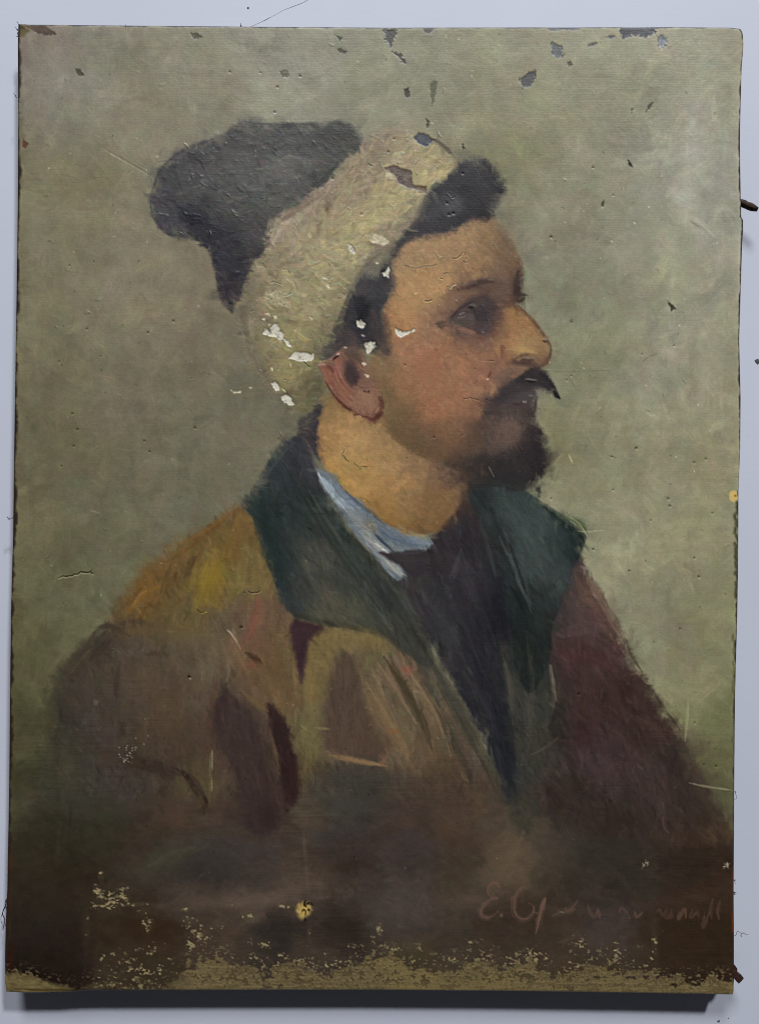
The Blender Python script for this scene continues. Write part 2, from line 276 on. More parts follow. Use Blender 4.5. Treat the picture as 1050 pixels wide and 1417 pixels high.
for (x, y, rx, ry, an, o) in [(872,900,7,14,-20,.5),(890,938,8,16,-30,.5),(910,970,8,18,-30,.55),(936,1012,10,22,-28,.55),(952,1046,12,24,-25,.6),(972,1082,14,26,-25,.6),(990,1115,14,22,-20,.6),(962,1030,14,20,-20,.4),(980,1060,12,24,-10,.35)]: B(x, y, rx, ry, an, (72,64,52), o, .6)
for i in range(34):
    t = r2.random(); x = np.interp(t, [0,.3,.6,1], [866,903,938,988]); y = np.interp(t, [0,.3,.6,1], [892,962,1015,1108])
    S([(x - 5, y + r2.uniform(-3, 3)), (x + r2.uniform(1, 6), y + r2.uniform(-4, 2))], r2.uniform(.8, 2.2), (70,62,50), o=.4, br=.9)

# ---------- collars ----------
rcl = [(700,700,56,68,66),(740,720,63,75,73),(780,740,48,60,58),(730,780,62,72,70),(770,800,60,69,67),(680,760,46,50,50),(720,840,36,44,42),(760,860,42,48,45),(660,690,46,52,52),(800,745,38,50,48),(700,860,38,42,42),(750,830,50,58,56),(740,900,40,46,43),(690,800,48,54,54)]
PF([(646,668),(690,668),(732,682),(750,698),(776,716),(800,730),(810,742),(806,754),(800,766),(792,790),(780,826),(764,868),(760,910),(735,960),(715,930),(708,880),(700,830),(690,770),(662,720)], rcl, 26, f=4, rag=2, tex=(58,36,7,.09), lab=RCOL)
for a in [([(690,690),(720,740),(750,800)],14,(70,80,77),.45),([(720,690),(760,730),(775,790)],10,(62,74,72),.4),([(680,700),(700,780),(718,850)],6,(40,46,46),.5),([(695,730),(715,785),(735,835)],4,(84,90,86),.35),([(712,815),(722,835),(728,850)],5,(30,36,36),.6),([(700,765),(712,800)],2.5,(34,40,40),.7),
   ([(748,698),(778,722),(806,744)],6,(36,48,44),.6),([(790,716),(800,722),(810,732)],5,(66,78,56),.6),([(720,860),(730,900),(728,940)],9,(36,42,38),.5),([(742,880),(752,830),(770,800)],8,(44,54,51),.5),([(745,770),(765,785),(785,790)],12,(62,72,72),.4),([(656,664),(690,668),(715,670)],3,(60,74,66),.5)]:
    S(a[0], a[1], a[2], o=a[3], f=.9, br=.5, h=.02)
lcl = [(380,660,48,56,58),(370,720,43,53,51),(390,780,46,57,55),(400,830,51,56,56),(420,700,48,57,55),(440,780,74,74,64),(450,840,80,78,62),(480,800,58,62,54),(500,850,74,74,58),(540,870,62,62,54),(410,630,56,58,62),(430,660,58,58,62),(460,720,48,54,50),(350,690,48,58,54),(500,780,54,60,52),(530,830,52,56,52),(470,860,76,74,58),(425,820,60,62,56),(380,700,42,50,50)]
PF([(414,603),(398,610),(381,624),(366,648),(346,678),(333,698),(348,716),(358,745),(367,770),(381,813),(392,843),(404,850),(446,866),(489,872),(524,880),(556,900),(590,925),(600,905),(575,850),(545,800),(512,765),(484,733),(456,695),(438,655),(428,620)], lcl, 26, f=4, rag=2, tex=(60,36,7,.09), lab=LCOL)
for a in [([(405,640),(450,720),(500,790),(560,860)],7,(44,50,46),.6),([(425,690),(470,770),(530,850)],7,(66,70,60),.5),([(440,700),(490,770),(520,800)],6,(58,66,60),.5),([(360,680),(372,740),(398,820)],13,(40,51,50),.6),([(345,690),(372,650),(400,618)],4,(66,76,72),.35),([(395,700),(405,760),(412,820)],9,(54,62,60),.45),
   ([(418,740),(424,790),(440,830)],10,(72,74,66),.5),([(440,850),(480,856),(520,870)],9,(80,77,58),.6),([(435,800),(470,830),(500,850)],12,(82,80,64),.4),([(480,855),(520,862),(550,885)],6,(66,66,56),.5),([(416,606),(430,640),(440,662)],8,(62,58,64),.6),([(500,815),(520,840),(545,870)],6,(84,84,74),.25),([(404,850),(440,858),(470,868)],4,(56,52,44),.6),([(515,770),(540,805),(575,850)],7,(74,80,70),.5)]:
    S(a[0], a[1], a[2], o=a[3], f=.9, br=.5, h=.02)

# ---------- neck ----------
nk = [(460,600,160,120,72),(470,640,166,130,72),(500,660,164,126,70),(480,610,168,128,78),(540,640,152,118,72),(560,690,140,108,68),(600,700,126,94,56),(530,700,150,110,60),(590,730,122,90,54),(630,680,118,88,62),(570,640,140,108,72),(520,600,150,116,74),(450,570,140,108,66),(620,650,116,88,70),(445,620,150,110,66),(545,670,166,122,70),(615,715,118,86,52)]
PF([(440,575),(448,545),(470,545),(520,570),(560,590),(640,620),(648,655),(640,690),(625,715),(608,732),(590,740),(560,738),(530,722),(503,697),(478,677),(455,652),(443,635),(439,605)], nk, 26, f=4, rag=2, tex=(40,30,4,.06), lab=NECK)
for a in [([(450,620),(470,655),(510,690)],9,(172,130,70),.45),([(575,685),(600,692),(625,680)],14,(124,92,56),.5),([(470,600),(500,610),(530,605)],10,(172,132,82),.4),([(505,690),(550,720),(590,728)],7,(132,96,50),.5),([(520,640),(552,655),(545,690)],9,(166,130,86),.45),([(550,655),(580,630),(620,640)],7,(128,98,70),.5),([(600,735),(585,736),(578,725)],4,(92,72,52),.5),([(525,690),(540,670),(560,662)],5,(138,104,64),.45),([(560,706),(600,708),(618,695)],8,(126,94,56),.4)]:
    S(a[0], a[1], a[2], o=a[3], f=.9, br=.4, h=.02)

# ---------- face ----------
fc = [(600,345,158,128,92),(560,360,156,126,92),(640,330,152,122,90),(680,320,138,112,84),(700,345,122,98,76),(712,370,104,82,64),(715,400,82,62,52),(660,370,146,116,84),(600,390,166,132,92),(570,400,168,132,90),(550,440,162,122,84),(640,410,120,92,74),(690,400,100,78,66),(650,440,88,70,64),(670,430,80,62,58),
 (600,450,142,108,82),(560,480,150,110,82),(600,490,148,104,78),(580,520,142,104,76),(620,520,144,106,80),(550,540,138,102,72),(560,580,112,88,62),(600,570,146,102,74),(640,560,148,106,80),(640,500,146,106,80),(670,470,120,90,74),(690,450,112,84,66),(700,440,150,112,74),(720,440,152,114,76),(735,470,150,118,84),(720,490,150,120,86),(752,480,150,112,76),
 (700,480,154,116,78),(690,500,140,102,78),(675,520,138,98,80),(660,545,146,108,84),(620,600,122,92,68),(580,610,100,82,60),(650,600,110,82,66),(700,520,112,86,70),(690,590,104,82,72),(545,600,112,90,62),(640,630,92,72,58),(600,630,110,86,66),(750,500,96,72,58),(610,640,104,80,62),(530,500,128,102,74),(530,550,120,94,64),(520,520,120,94,66)]
PF([(545,352),(575,325),(620,318),(655,298),(684,300),(704,328),(716,348),(722,368),(722,398),(719,412),(716,422),(733,439),(748,456),(760,476),(761,490),(754,502),(742,510),(736,540),(742,580),(742,620),(700,650),(650,648),(600,640),(560,620),(530,590),(528,560),(520,530),(510,500),(530,470),(530,430),(540,400)], fc, 22, f=3, rag=1.5, warp=7, tex=(30,22,4,.05), lab=FACE)
for a in [([(556,345),(600,338),(660,320)],9,(160,130,92),.4),([(560,375),(600,365),(650,355)],12,(164,130,90),.35),([(555,420),(565,440),(560,465)],11,(172,130,88),.4),([(570,400),(600,400),(630,385)],10,(174,138,94),.4),([(690,318),(708,345),(716,380)],6,(112,90,70),.5),([(700,370),(712,395),(716,412)],6,(80,60,50),.5),([(660,375),(690,370),(705,385)],8,(118,94,74),.4),
   ([(570,505),(590,525),(612,520)],16,(144,102,76),.4),([(620,490),(640,520),(636,550)],12,(156,110,82),.4),([(560,560),(600,590),(640,590)],14,(138,98,72),.3),([(605,560),(640,570),(655,560)],10,(156,110,84),.4),([(530,520),(540,560),(550,600)],12,(104,86,58),.55),([(540,590),(570,610),(600,625)],11,(94,76,56),.5),([(560,480),(590,478),(620,482)],7,(150,112,86),.4),
   ([(590,455),(600,440),(625,420)],8,(128,96,76),.5)]:
    S(a[0], a[1], a[2], o=a[3], f=.95, br=.4, h=.02)
# brow, eye
for a in [(658,432,38,22,-14,(74,58,56),.75),(664,424,24,15,-10,(60,48,48),.7),(690,405,20,20,0,(88,68,60),.55),(706,372,14,40,8,(102,80,64),.5),(630,440,18,9,-25,(86,66,60),.6),(611,448,9,4,-10,(66,50,48),.7),(640,444,14,4,0,(96,80,76),.55),(668,455,14,9,20,(76,58,58),.6),(652,460,16,5,10,(122,92,80),.5),(716,396,7,20,4,(58,44,41),.75),(624,424,14,9,-35,(112,88,72),.5),(640,414,20,6,-20,(98,76,66),.5),(690,440,8,18,0,(108,80,66),.5)]: B(*a)
for a in [([(634,400),(648,396),(664,391),(684,389)],5,(72,54,49),.75),([(644,397),(660,391),(676,389)],3.5,(58,43,41),.6),([(604,449),(612,450),(622,446)],2.5,(66,50,48),.6),([(622,445),(634,435),(648,429),(664,431)],2,(56,44,46),.7),([(634,440),(646,438),(656,441)],3,(102,88,80),.5),([(645,430),(651,428),(655,431)],2.5,(44,36,38),.8),([(656,432),(662,437),(664,445)],4,(56,46,48),.5),
   ([(638,428),(650,422),(666,421)],1.6,(92,76,70),.5),([(712,392),(715,402),(718,411)],4,(54,41,39),.8),([(716,406),(722,407),(728,409)],1.8,(60,48,43),.8),([(712,415),(718,417),(724,410)],2,(60,47,43),.7),([(628,452),(645,458),(658,464)],3,(134,102,86),.4)]:
    S(a[0], a[1], a[2], o=a[3], f=.9, br=.35, h=.015)
# nose
for a in [([(704,430),(722,442),(738,462)],8,(152,112,74),.5),([(700,470),(720,466),(738,476)],10,(150,116,80),.5),([(712,490),(730,484),(748,486)],9,(158,126,86),.55),([(745,462),(757,480),(758,492)],4,(140,104,72),.5),([(718,424),(735,441),(750,460),(759,478)],2,(96,68,52),.7),([(760,480),(761,490),(754,502),(742,508)],2,(84,58,46),.7),([(712,498),(722,491),(738,490),(748,496)],2.2,(88,62,50),.75),
   ([(714,502),(728,498),(742,503)],4,(72,54,48),.7),([(698,505),(712,498)],4,(110,80,64),.6),([(692,478),(696,488),(692,498)],3,(112,76,62),.6),([(700,490),(710,492)],5,(156,116,80),.5),([(690,465),(700,460),(712,466)],6,(152,112,78),.4),([(682,530),(690,520),(702,512)],5,(124,96,80),.5)]:
    S(a[0], a[1], a[2], o=a[3], f=.8, br=.35, h=.02)

# ---------- beard and moustache ----------
bd = [(690,560,74,61,56),(720,560,66,57,54),(680,585,84,67,60),(700,600,104,83,72),(712,590,98,79,70),(735,600,56,46,46),(750,620,45,38,40),(745,640,44,38,40),(720,640,50,45,45),(690,640,46,42,42),(665,640,56,48,45),(655,610,92,72,60),(735,575,66,56,53),(650,650,58,50,45),(700,660,43,40,40),(730,620,50,43,43),(680,618,82,66,58),(640,625,98,77,62),(630,640,84,66,54),(715,575,80,66,60)]
PF([(664,575),(690,548),(725,545),(743,553),(741,575),(748,590),(759,609),(762,626),(757,646),(748,662),(733,670),(725,678),(690,670),(655,668),(640,655),(612,642),(632,620),(648,600)], bd, 17, f=3, rag=1.5, warp=5, tex=(70,14,5,.06), lab=BEARD)
B(650,620,16,26,20,(82,65,56),.5); B(640,640,22,9,-10,(62,51,46),.6); B(690,650,34,14,0,(46,42,42),.6); B(748,622,11,26,0,(44,36,39),.6); B(703,598,15,18,10,(106,85,74),.6); B(726,606,7,16,0,(62,52,50),.5); B(668,600,8,16,0,(76,61,55),.5)
for a in [([(698,666),(722,669),(741,662)],5,(38,34,35),.6),([(742,555),(741,572),(747,588)],1.5,(110,96,84),.4),([(728,673),(738,669),(746,661)],3.5,(112,102,84),.6),([(640,645),(665,656),(690,664)],5,(44,40,40),.5),([(616,641),(632,640),(648,646)],3,(66,52,46),.5),([(690,636),(706,630),(724,628)],4,(58,52,52),.4)]:
    S(a[0], a[1], a[2], o=a[3], f=1., br=.4, h=.015)
P([(668,570),(680,550),(696,534),(715,519),(740,508),(752,510),(760,519),(768,535),(775,551),(764,547),(752,541),(743,541),(745,552),(735,558),(715,560),(695,565),(680,573)], (64,56,56), f=3.5, rag=1.5, tex=(-35,14,4,.1), lab=MOUST, o=.85)
B(678,556,12,10,-40,(82,68,62),.5); B(745,520,18,10,35,(44,38,40),.7); B(712,540,22,10,-30,(58,51,52),.5); B(690,566,18,6,-15,(74,62,58),.5); B(728,548,10,6,0,(82,75,73),.45); B(705,515,16,7,-25,(98,77,66),.5)
for a in [([(735,511),(756,523),(771,548)],3.5,(38,33,36),.75),([(728,519),(748,527),(762,541)],3,(44,39,42),.6),([(742,538),(752,541),(757,545)],1.6,(96,92,85),.5),([(764,544),(770,548),(775,551)],1.3,(34,30,31),.9),([(674,566),(692,548),(712,534)],3,(54,47,49),.4)]:
    S(a[0], a[1], a[2], o=a[3], f=.8, br=.4, h=.03)

# ---------- shirt ----------
P([(438,650),(456,653),(478,678),(503,697),(533,724),(562,740),(594,744),(599,752),(589,763),(565,765),(545,766),(567,794),(564,798),(549,804),(534,790),(515,767),(485,732),(457,694),(443,668)], (104,116,126), f=1.8, rag=1.2, s=0, tex=(45,30,3,.1), h=.04, lab=SHIRT)
for a in [([(446,662),(468,690),(500,722)],6,(140,156,172),.7),([(460,668),(490,698),(520,722)],5,(112,128,146),.7),([(500,735),(525,760),(556,796)],9,(146,148,140),.85),([(515,725),(545,748),(590,754)],8,(90,104,120),.85),([(560,748),(580,750),(594,752)],5,(112,126,138),.6),([(480,708),(500,726),(520,740)],6,(126,132,130),.6),([(515,735),(535,755),(548,766)],2,(52,64,78),.6),([(519,752),(538,766),(546,768)],1.5,(196,200,198),.7),([(440,655),(455,678),(480,708)],2,(176,188,196),.5),([(505,722),(520,735)],7,(120,118,104),.5),([(470,672),(500,700),(535,728)],2,(70,74,76),.5)]:
    S(a[0], a[1], a[2], o=a[3], f=.6, br=.5, h=.05)

# ---------- cap ----------
cp = [(560,200,150,140,102),(520,195,132,118,90),(600,210,152,142,98),(600,240,170,158,106),(560,240,160,148,104),(500,230,142,128,96),(540,280,166,156,104),(480,280,146,134,98),(440,270,136,120,96),(500,320,160,150,102),(440,330,152,142,102),(400,320,150,138,110),(390,350,138,128,96),(460,380,154,146,102),(400,400,144,136,98),(370,420,140,130,92),(350,400,112,104,80),(345,440,116,108,84),(430,430,146,138,96),(400,470,142,134,88),(360,480,124,116,82),(430,490,136,128,84),(390,520,134,124,80),(440,540,96,90,62),(420,560,104,98,66),(370,525,112,106,80),(405,570,108,104,74),(330,430,110,104,84),(480,350,158,150,104),(570,300,130,122,92),(530,330,140,130,98),(485,400,128,120,86),(460,450,122,114,80),(555,225,158,146,108)]
PF([(498,196),(522,181),(550,177),(575,180),(598,188),(618,202),(634,218),(628,236),(611,253),(590,262),(584,280),(572,305),(558,324),(536,345),(512,356),(498,374),(488,396),(472,428),(455,466),(440,500),(443,535),(444,565),(434,582),(412,580),(398,570),(385,550),(360,525),(340,490),(326,440),(330,410),(345,375),(360,345),(370,320),(385,295),(420,270),(455,245),(480,218)], cp, 26, f=5, rag=3, warp=10, tex=(-20,18,6,.04), lab=CAP)
for i in range(230):    # loose dabs of the wool
    x = r2.uniform(345, 610); y = r2.uniform(195, 550)
    if LB[int(y), int(x)] != CAP: continue
    k = r2.uniform(.88, 1.12); a = r2.normal(-.35, .5); L = r2.uniform(8, 24); c = CV[int(y), int(x)] * k * np.array([1, 1, r2.uniform(.9, 1.05)])
    S([(x, y), (x + math.cos(a) * L / 2, y + math.sin(a) * L / 2 + 2), (x + math.cos(a) * L, y + math.sin(a) * L)], r2.uniform(2, 5.5), c, o=.55, f=.8, br=.6, h=.035)
for a in [([(395,318),(425,285),(470,240)],6,(158,146,122),.6),([(372,345),(385,318),(402,302)],6,(156,144,120),.6),([(400,300),(425,278),(455,262)],8,(120,102,84),.55),([(385,300),(410,285)],6,(112,92,80),.5),([(450,292),(456,285),(452,278)],4,(108,92,66),.7),([(505,200),(530,185),(560,182)],9,(132,116,88),.6),([(520,240),(500,262),(470,290)],7,(152,138,108),.5),
   ([(345,380),(335,410),(328,440)],7,(108,100,78),.5),([(350,470),(356,500),(372,525)],9,(108,102,80),.5),([(338,450),(350,490),(366,520)],8,(104,98,80),.5),([(346,440),(350,470)],5,(148,138,108),.4),([(425,560),(440,540),(446,520)],9,(88,84,58),.6),([(412,575),(428,566),(440,560)],6,(92,90,66),.5),([(430,520),(445,500),(452,480)],9,(112,104,74),.5),
   ([(560,322),(578,300),(586,278)],7,(110,100,78),.6),([(536,345),(556,322),(570,306)],6,(130,118,96),.6),([(500,372),(515,355),(540,340)],5,(112,98,84),.7),([(622,204),(632,216),(628,228)],5,(90,86,62),.5),([(596,190),(614,202),(626,214)],3.5,(78,74,54),.6),([(570,205),(600,215),(618,228)],9,(160,148,100),.5),([(500,300),(540,295),(565,285)],9,(168,158,104),.5),([(470,320),(510,310),(540,310)],8,(166,158,106),.4),([(378,440),(392,470),(400,500)],10,(146,136,88),.4)]:
    S(a[0], a[1], a[2], o=a[3], f=.9, br=.5, h=.03)
fl = [(340,180,74,72,68),(400,185,72,70,66),(450,185,66,64,58),(490,190,66,64,52),(480,205,70,68,56),(450,225,76,74,66),(390,235,92,90,84),(360,240,84,82,76),(320,230,80,78,75),(270,230,72,70,70),(230,250,66,64,66),(215,280,62,60,64),(240,310,64,62,66),(270,300,44,42,52),(290,310,46,44,52),(320,330,52,50,56),(330,360,50,47,54),(320,400,52,46,50),(355,320,70,66,66),(400,270,84,82,74),(360,285,78,76,70),(310,280,76,74,70),(370,300,76,72,68),(430,250,72,70,62),(290,260,78,76,74),(355,345,64,58,58)]
PF([(339,167),(374,170),(417,170),(443,168),(470,169),(488,173),(500,184),(502,193),(497,207),(478,219),(464,235),(452,252),(427,268),(409,284),(387,295),(371,308),(369,331),(362,353),(350,364),(342,382),(334,402),(328,421),(322,434),(314,427),(302,406),(299,379),(289,353),(275,335),(251,331),(235,327),(219,313),(209,297),(205,281),(210,257),(219,231),(238,214),(259,203),(297,189),(318,179)], fl, 24, f=3, rag=2.5, warp=10, tex=(25,20,6,.06), lab=FLAP)
for a in [([(380,225),(400,215),(425,225),(420,245)],8,(100,98,92),.5),([(395,250),(412,255),(425,240)],6,(98,96,90),.4),([(350,260),(365,250)],9,(88,86,80),.4),([(245,285),(265,300),(285,305)],10,(36,34,46),.6),([(280,320),(300,350),(315,400)],12,(48,45,54),.5),([(215,255),(240,230),(280,210)],7,(64,62,62),.5),([(340,172),(390,174),(440,172)],4,(62,60,56),.6),([(430,190),(465,180),(490,188)],9,(62,60,52),.6),
   ([(220,300),(240,318),(262,322)],7,(70,68,72),.4),([(312,290),(330,315),(345,340)],6,(60,58,58),.5),([(260,230),(290,240),(310,255)],9,(80,78,76),.4),([(435,255),(455,235),(470,220)],7,(62,60,54),.5),([(335,200),(332,240)],8,(84,82,78),.4),([(345,350),(338,380),(328,410)],5,(66,60,60),.5)]:
    S(a[0], a[1], a[2], o=a[3], f=.9, br=.5, h=.025)

# ---------- hair ----------
P([(641,222),(657,217),(674,224),(688,240),(698,256),(698,271),(688,289),(682,302),(662,303),(649,305),(633,315),(617,322),(592,326),(574,329),(558,340),(548,354),(541,372),(547,392),(538,414),(530,432),(535,468),(538,490),(520,490),(500,482),(478,482),(462,494),(448,500),(444,496),(460,462),(476,430),(487,400),(499,386),(516,378),(526,364),(546,338),(570,311),(586,292),(590,268),(600,256),(612,252),(627,235),(634,225)], (52,48,50), f=5, rag=3, tex=(45,16,6,.08), lab=HAIR)
for a in [([(640,230),(670,232),(690,262)],12,(42,40,43),.6),([(600,262),(640,260),(670,285)],12,(44,42,46),.5),([(600,300),(630,305),(660,295)],10,(44,42,46),.5),([(648,226),(658,222),(664,228)],4,(74,72,72),.5),([(600,270),(608,290),(622,298)],9,(66,64,67),.5),([(612,272),(630,280),(636,292)],9,(76,74,77),.5),([(660,300),(682,298)],5,(40,36,38),.5),([(560,322),(580,300),(594,275)],5,(56,52,54),.5),
   ([(545,350),(560,332),(590,324)],4,(66,56,56),.6),([(505,380),(515,400),(505,420)],10,(66,64,64),.5),([(520,385),(530,400),(525,420)],9,(56,54,58),.6),([(490,412),(503,425),(498,442)],11,(24,24,30),.85),([(485,445),(500,455),(495,470)],10,(42,38,44),.6),([(515,430),(522,455),(525,480)],10,(66,54,52),.6),([(540,378),(545,395),(540,412)],5,(104,86,74),.5),([(528,430),(534,455),(536,482)],6,(92,72,60),.6),
   ([(476,435),(464,462),(452,490)],6,(88,80,66),.7),([(486,400),(476,425),(468,445)],3,(76,70,66),.6),([(500,372),(490,392),(480,415)],4,(104,96,82),.5),([(470,470),(480,462),(496,470)],8,(78,60,58),.6),([(500,478),(515,486),(530,492)],8,(98,82,62),.5),([(456,492),(464,482),(472,474)],5,(96,76,66),.5)]:
    S(a[0], a[1], a[2], o=a[3], f=.9, br=.4, h=.02)
for a in [(600,328,30,5,-12,(108,86,70),.5),(552,345,8,12,35,(92,76,66),.55),(541,395,6,22,5,(88,72,64),.55),(534,450,7,34,-4,(84,66,58),.55),(530,482,9,14,0,(110,86,66),.5),(666,303,18,4,0,(84,68,58),.5),(486,474,14,9,0,(80,62,58),.5),(497,400,8,18,25,(82,76,72),.5),(510,372,12,7,-40,(88,80,74),.5),(625,288,14,14,0,(72,70,73),.5)]: B(*a)
P([(413,578),(425,575),(440,560),(447,562),(442,585),(440,620),(443,638),(435,630),(424,610),(414,602)], (60,54,56), f=4, rag=2, lab=HAIR)

# ---------- ear ----------
P([(441,504),(453,498),(465,491),(474,482),(500,484),(509,504),(518,523),(527,545),(530,566),(524,579),(510,580),(486,568),(462,547),(450,528)], (124,86,68), f=3, rag=1.5, tex=(55,16,3,.1), h=.03, lab=EAR)
for a in [([(446,505),(458,520),(462,535)],7,(140,78,68),.7),([(464,492),(468,508),(464,520)],5,(142,84,72),.6),([(478,488),(492,492),(500,502)],7,(92,68,56),.7),([(483,505),(488,520),(492,532)],8,(50,38,38),.9),([(478,515),(482,528)],5,(78,50,46),.6),([(500,545),(512,552),(515,568)],11,(136,96,76),.7),([(492,530),(505,535),(514,532)],7,(120,84,70),.6),([(470,520),(480,540),(494,556)],6,(120,78,64),.6),([(464,530),(478,550),(496,566)],4,(140,96,76),.5),
   ([(450,528),(463,548),(486,568),(510,580)],1.6,(82,44,36),.8),([(524,548),(528,565),(523,578)],3,(88,48,42),.8),([(510,580),(518,581),(526,574)],2.5,(74,38,34),.8),([(452,508),(462,532),(480,552)],1.5,(96,52,46),.6),([(462,505),(474,528),(490,545)],1.3,(100,60,50),.6),([(505,506),(508,515),(516,524)],4,(126,96,72),.6),([(455,500),(464,492),(472,484)],2,(170,120,104),.5)]:
    S(a[0], a[1], a[2], o=a[3], f=.7, br=.35, h=.04)

# ---------- the hand of the painter: thousands of short loaded touches over every passage ----------
def dab(x, y, ang, L, w, col, o, h, sd):
    m = L * .5 + w + 2
    x0 = max(int(x - m), 0); x1 = min(int(x + m) + 1, PW); y0 = max(int(y - m), 0); y1 = min(int(y + m) + 1, PH)
    if x1 - x0 < 3 or y1 - y0 < 3: return
    q = (slice(y0, y1), slice(x0, x1)); X = XX[q] - x; Y = YY[q] - y; c, s = math.cos(ang), math.sin(ang)
    u = X * c + Y * s; v = -X * s + Y * c + .004 * u * u * (1 if sd % 1 > .5 else -1)
    n = look(v / 1.15 + sd * 31, u / 14 + sd * 7)
    a = (1 - ss(.55, 1.05, np.abs(v) / w + .25 * n)) * (1 - ss(.6, 1.05, np.abs(u) / (L * .5) + .35 * n)) * np.clip(.72 + .55 * n, 0, 1) * o
    CV[q] += (col * (1 + .05 * n)[..., None] - CV[q]) * a[..., None]
    RL[q] += a * h * (.35 + n)
g = CV @ np.array([.3, .59, .11], np.float32)
SATL = {BG: .92, FACE: .98, NECK: .84, CAP: .82, FLAP: .6, EAR: .85, SHIRT: .62, LCOL: .75, RCOL: .72, LCOAT: .80}
sat = np.full((PH, PW), .78, np.float32)
for k, val in SATL.items(): sat[LB == k] = val
CV[:] = g[..., None] + (CV - g[..., None]) * sat[..., None]
SRC = CV.copy()
#        direction, spread, length, half width, colour jitter, opacity, relief
HAND = {BG: (1.45, .9, 44, 8.5, .05, .5, .03), CAP: (-.5, .6, 17, 3., .085, .75, .08), FLAP: (.35, .6, 19, 3.2, .12, .65, .06), HAIR: (.8, .7, 10, 2.2, .10, .5, .035), FACE: (.75, .6, 9, 2.0, .045, .55, .030), EAR: (.9, .3, 9, 1.5, .09, .6, .04),
        BEARD: (1.2, .5, 9, 1.7, .10, .55, .03), MOUST: (-.6, .35, 9, 1.3, .14, .6, .04), NECK: (.8, .7, 12, 2.6, .06, .6, .035), SHIRT: (.8, .25, 14, 2., .10, .6, .06), LCOL: (1.05, .3, 22, 3., .08, .6, .035), RCOL: (1.05, .3, 22, 3., .08, .6, .035), VEST: (1.15, .3, 24, 3.2, .09, .55, .03),
        LCOAT: (1.35, .45, 26, 3.6, .085, .55, .035), RCOAT: (1.15, .4, 24, 3.4, .08, .55, .03)}
hr = np.random.default_rng(21); hits = 0
for i in range(30000):
    x = hr.uniform(8, 1040); y = hr.uniform(30, 1376); k = int(LB[int(y), int(x)])
    d, sp, L, w, j, o, h = HAND.get(k, HAND[BG])
    if k == BG and hr.random() < .62: continue
    if k == LCOAT and hr.random() < .35: continue
    if k == BG and hr.random() < .4: d = 0.05
    if k == LCOAT and y > 1100: d = .1; j = .05; w = 5
    if k == CAP: d = math.atan2(y - 330, x - 470) * .35 - .5
    e = hr.normal(0, sp); kk = hr.uniform(.6, 1.35)
    px = int(np.clip(x + hr.normal(0, 2), 0, PW - 1)); py = int(np.clip(y + hr.normal(0, 2), 0, PH - 1))
    c = SRC[py, px] * (1 + hr.normal(0, j)) * (1 + hr.normal(0, j * .35, 3))
    dab(x, y, d + e, L * kk, w * hr.uniform(.6, 1.4), c, o, h, hr.random() * 9)

REC_ON = False
for (pts, w, col, o, f, br, h, lb) in REC:          # second sitting: the telling strokes restated wet-on-dry
    col = np.array(col, np.float32); gg = col @ np.array([.3, .59, .11], np.float32); sa = SATL.get(lb, .78)
    S(pts, w * .9, gg + (col - gg) * sa, o=o * ((.25 if lb in (FACE, EAR) else .7) if w <= 2.6 else .5), f=min(f, .7), br=min(1, br * 1.5), h=h, only=lb, rag=min(1.5, w * .2))
# ---------- accents ----------
def SS(lst, **k):
    for a in lst: S(a[0], a[1], a[2], o=a[3], **k)
# cap end: turned edges, scuffed nap
SS([([(340,169),(380,172),(430,171),(470,170)],2.2,(58,56,53),.6),([(212,262),(222,236),(250,210),(300,190)],2.2,(56,54,55),.5),([(208,280),(214,302),(232,322),(258,328)],2.5,(54,52,56),.5),([(440,180),(470,176),(494,188)],5,(60,58,50),.5),([(430,262),(452,240),(468,224)],4,(58,56,50),.5),
    ([(376,236),(390,220),(410,218),(424,230)],2.5,(112,110,104),.5),([(384,246),(400,240),(418,244)],3,(108,107,100),.45),([(300,262),(320,272),(340,290)],3,(94,92,86),.4),([(400,200),(415,196),(428,200)],2,(98,96,90),.5),([(246,270),(262,262),(282,266)],3,(92,90,88),.4),
    ([(258,290),(272,304),(288,310)],4,(34,32,44),.6),([(272,318),(292,345),(308,384),(318,420)],4,(42,40,48),.5),([(345,340),(352,320),(360,306)],3,(62,58,60),.5)], f=.8, br=.7, h=.05, rag=1.)
# cap: folds and pale drags
SS([([(374,340),(384,322),(402,306)],4,(158,148,124),.6),([(400,318),(428,290),(462,256),(486,232)],3.5,(150,140,116),.5),([(392,304),(420,284),(450,266)],4,(114,98,80),.5),([(492,250),(512,236),(530,226)],3,(124,110,86),.5),([(470,296),(510,284),(556,278)],2.5,(172,164,120),.5),([(478,318),(520,306),(552,304)],2,(174,166,122),.45),
    ([(452,346),(486,334),(520,330)],2.5,(166,158,116),.45),([(430,372),(460,362),(486,364)],2.5,(164,156,114),.4),([(398,352),(412,344),(430,344)],3,(160,152,118),.4),([(504,214),(530,206),(560,204)],4,(140,126,96),.5),([(560,214),(590,216),(612,226)],3,(162,152,106),.5),([(456,284),(453,291),(456,298)],2.2,(98,84,60),.6),
    ([(352,430),(354,460),(362,490)],4,(112,104,78),.5),([(336,430),(342,465),(356,505)],4,(100,95,76),.45),([(416,530),(430,516),(440,498)],5,(112,104,72),.5),([(424,552),(436,538),(442,520)],5,(84,80,56),.55),([(400,560),(416,566),(430,566)],4,(98,94,66),.5),([(366,500),(380,520),(398,540)],4,(120,112,78),.45),
    ([(498,380),(508,364),(528,350)],2.5,(100,88,76),.6),([(484,404),(476,424),(466,446)],2.2,(74,70,60),.5),([(600,192),(614,202),(628,216)],2.5,(72,69,52),.6)], f=.8, br=.8, h=.07, rag=1.2)
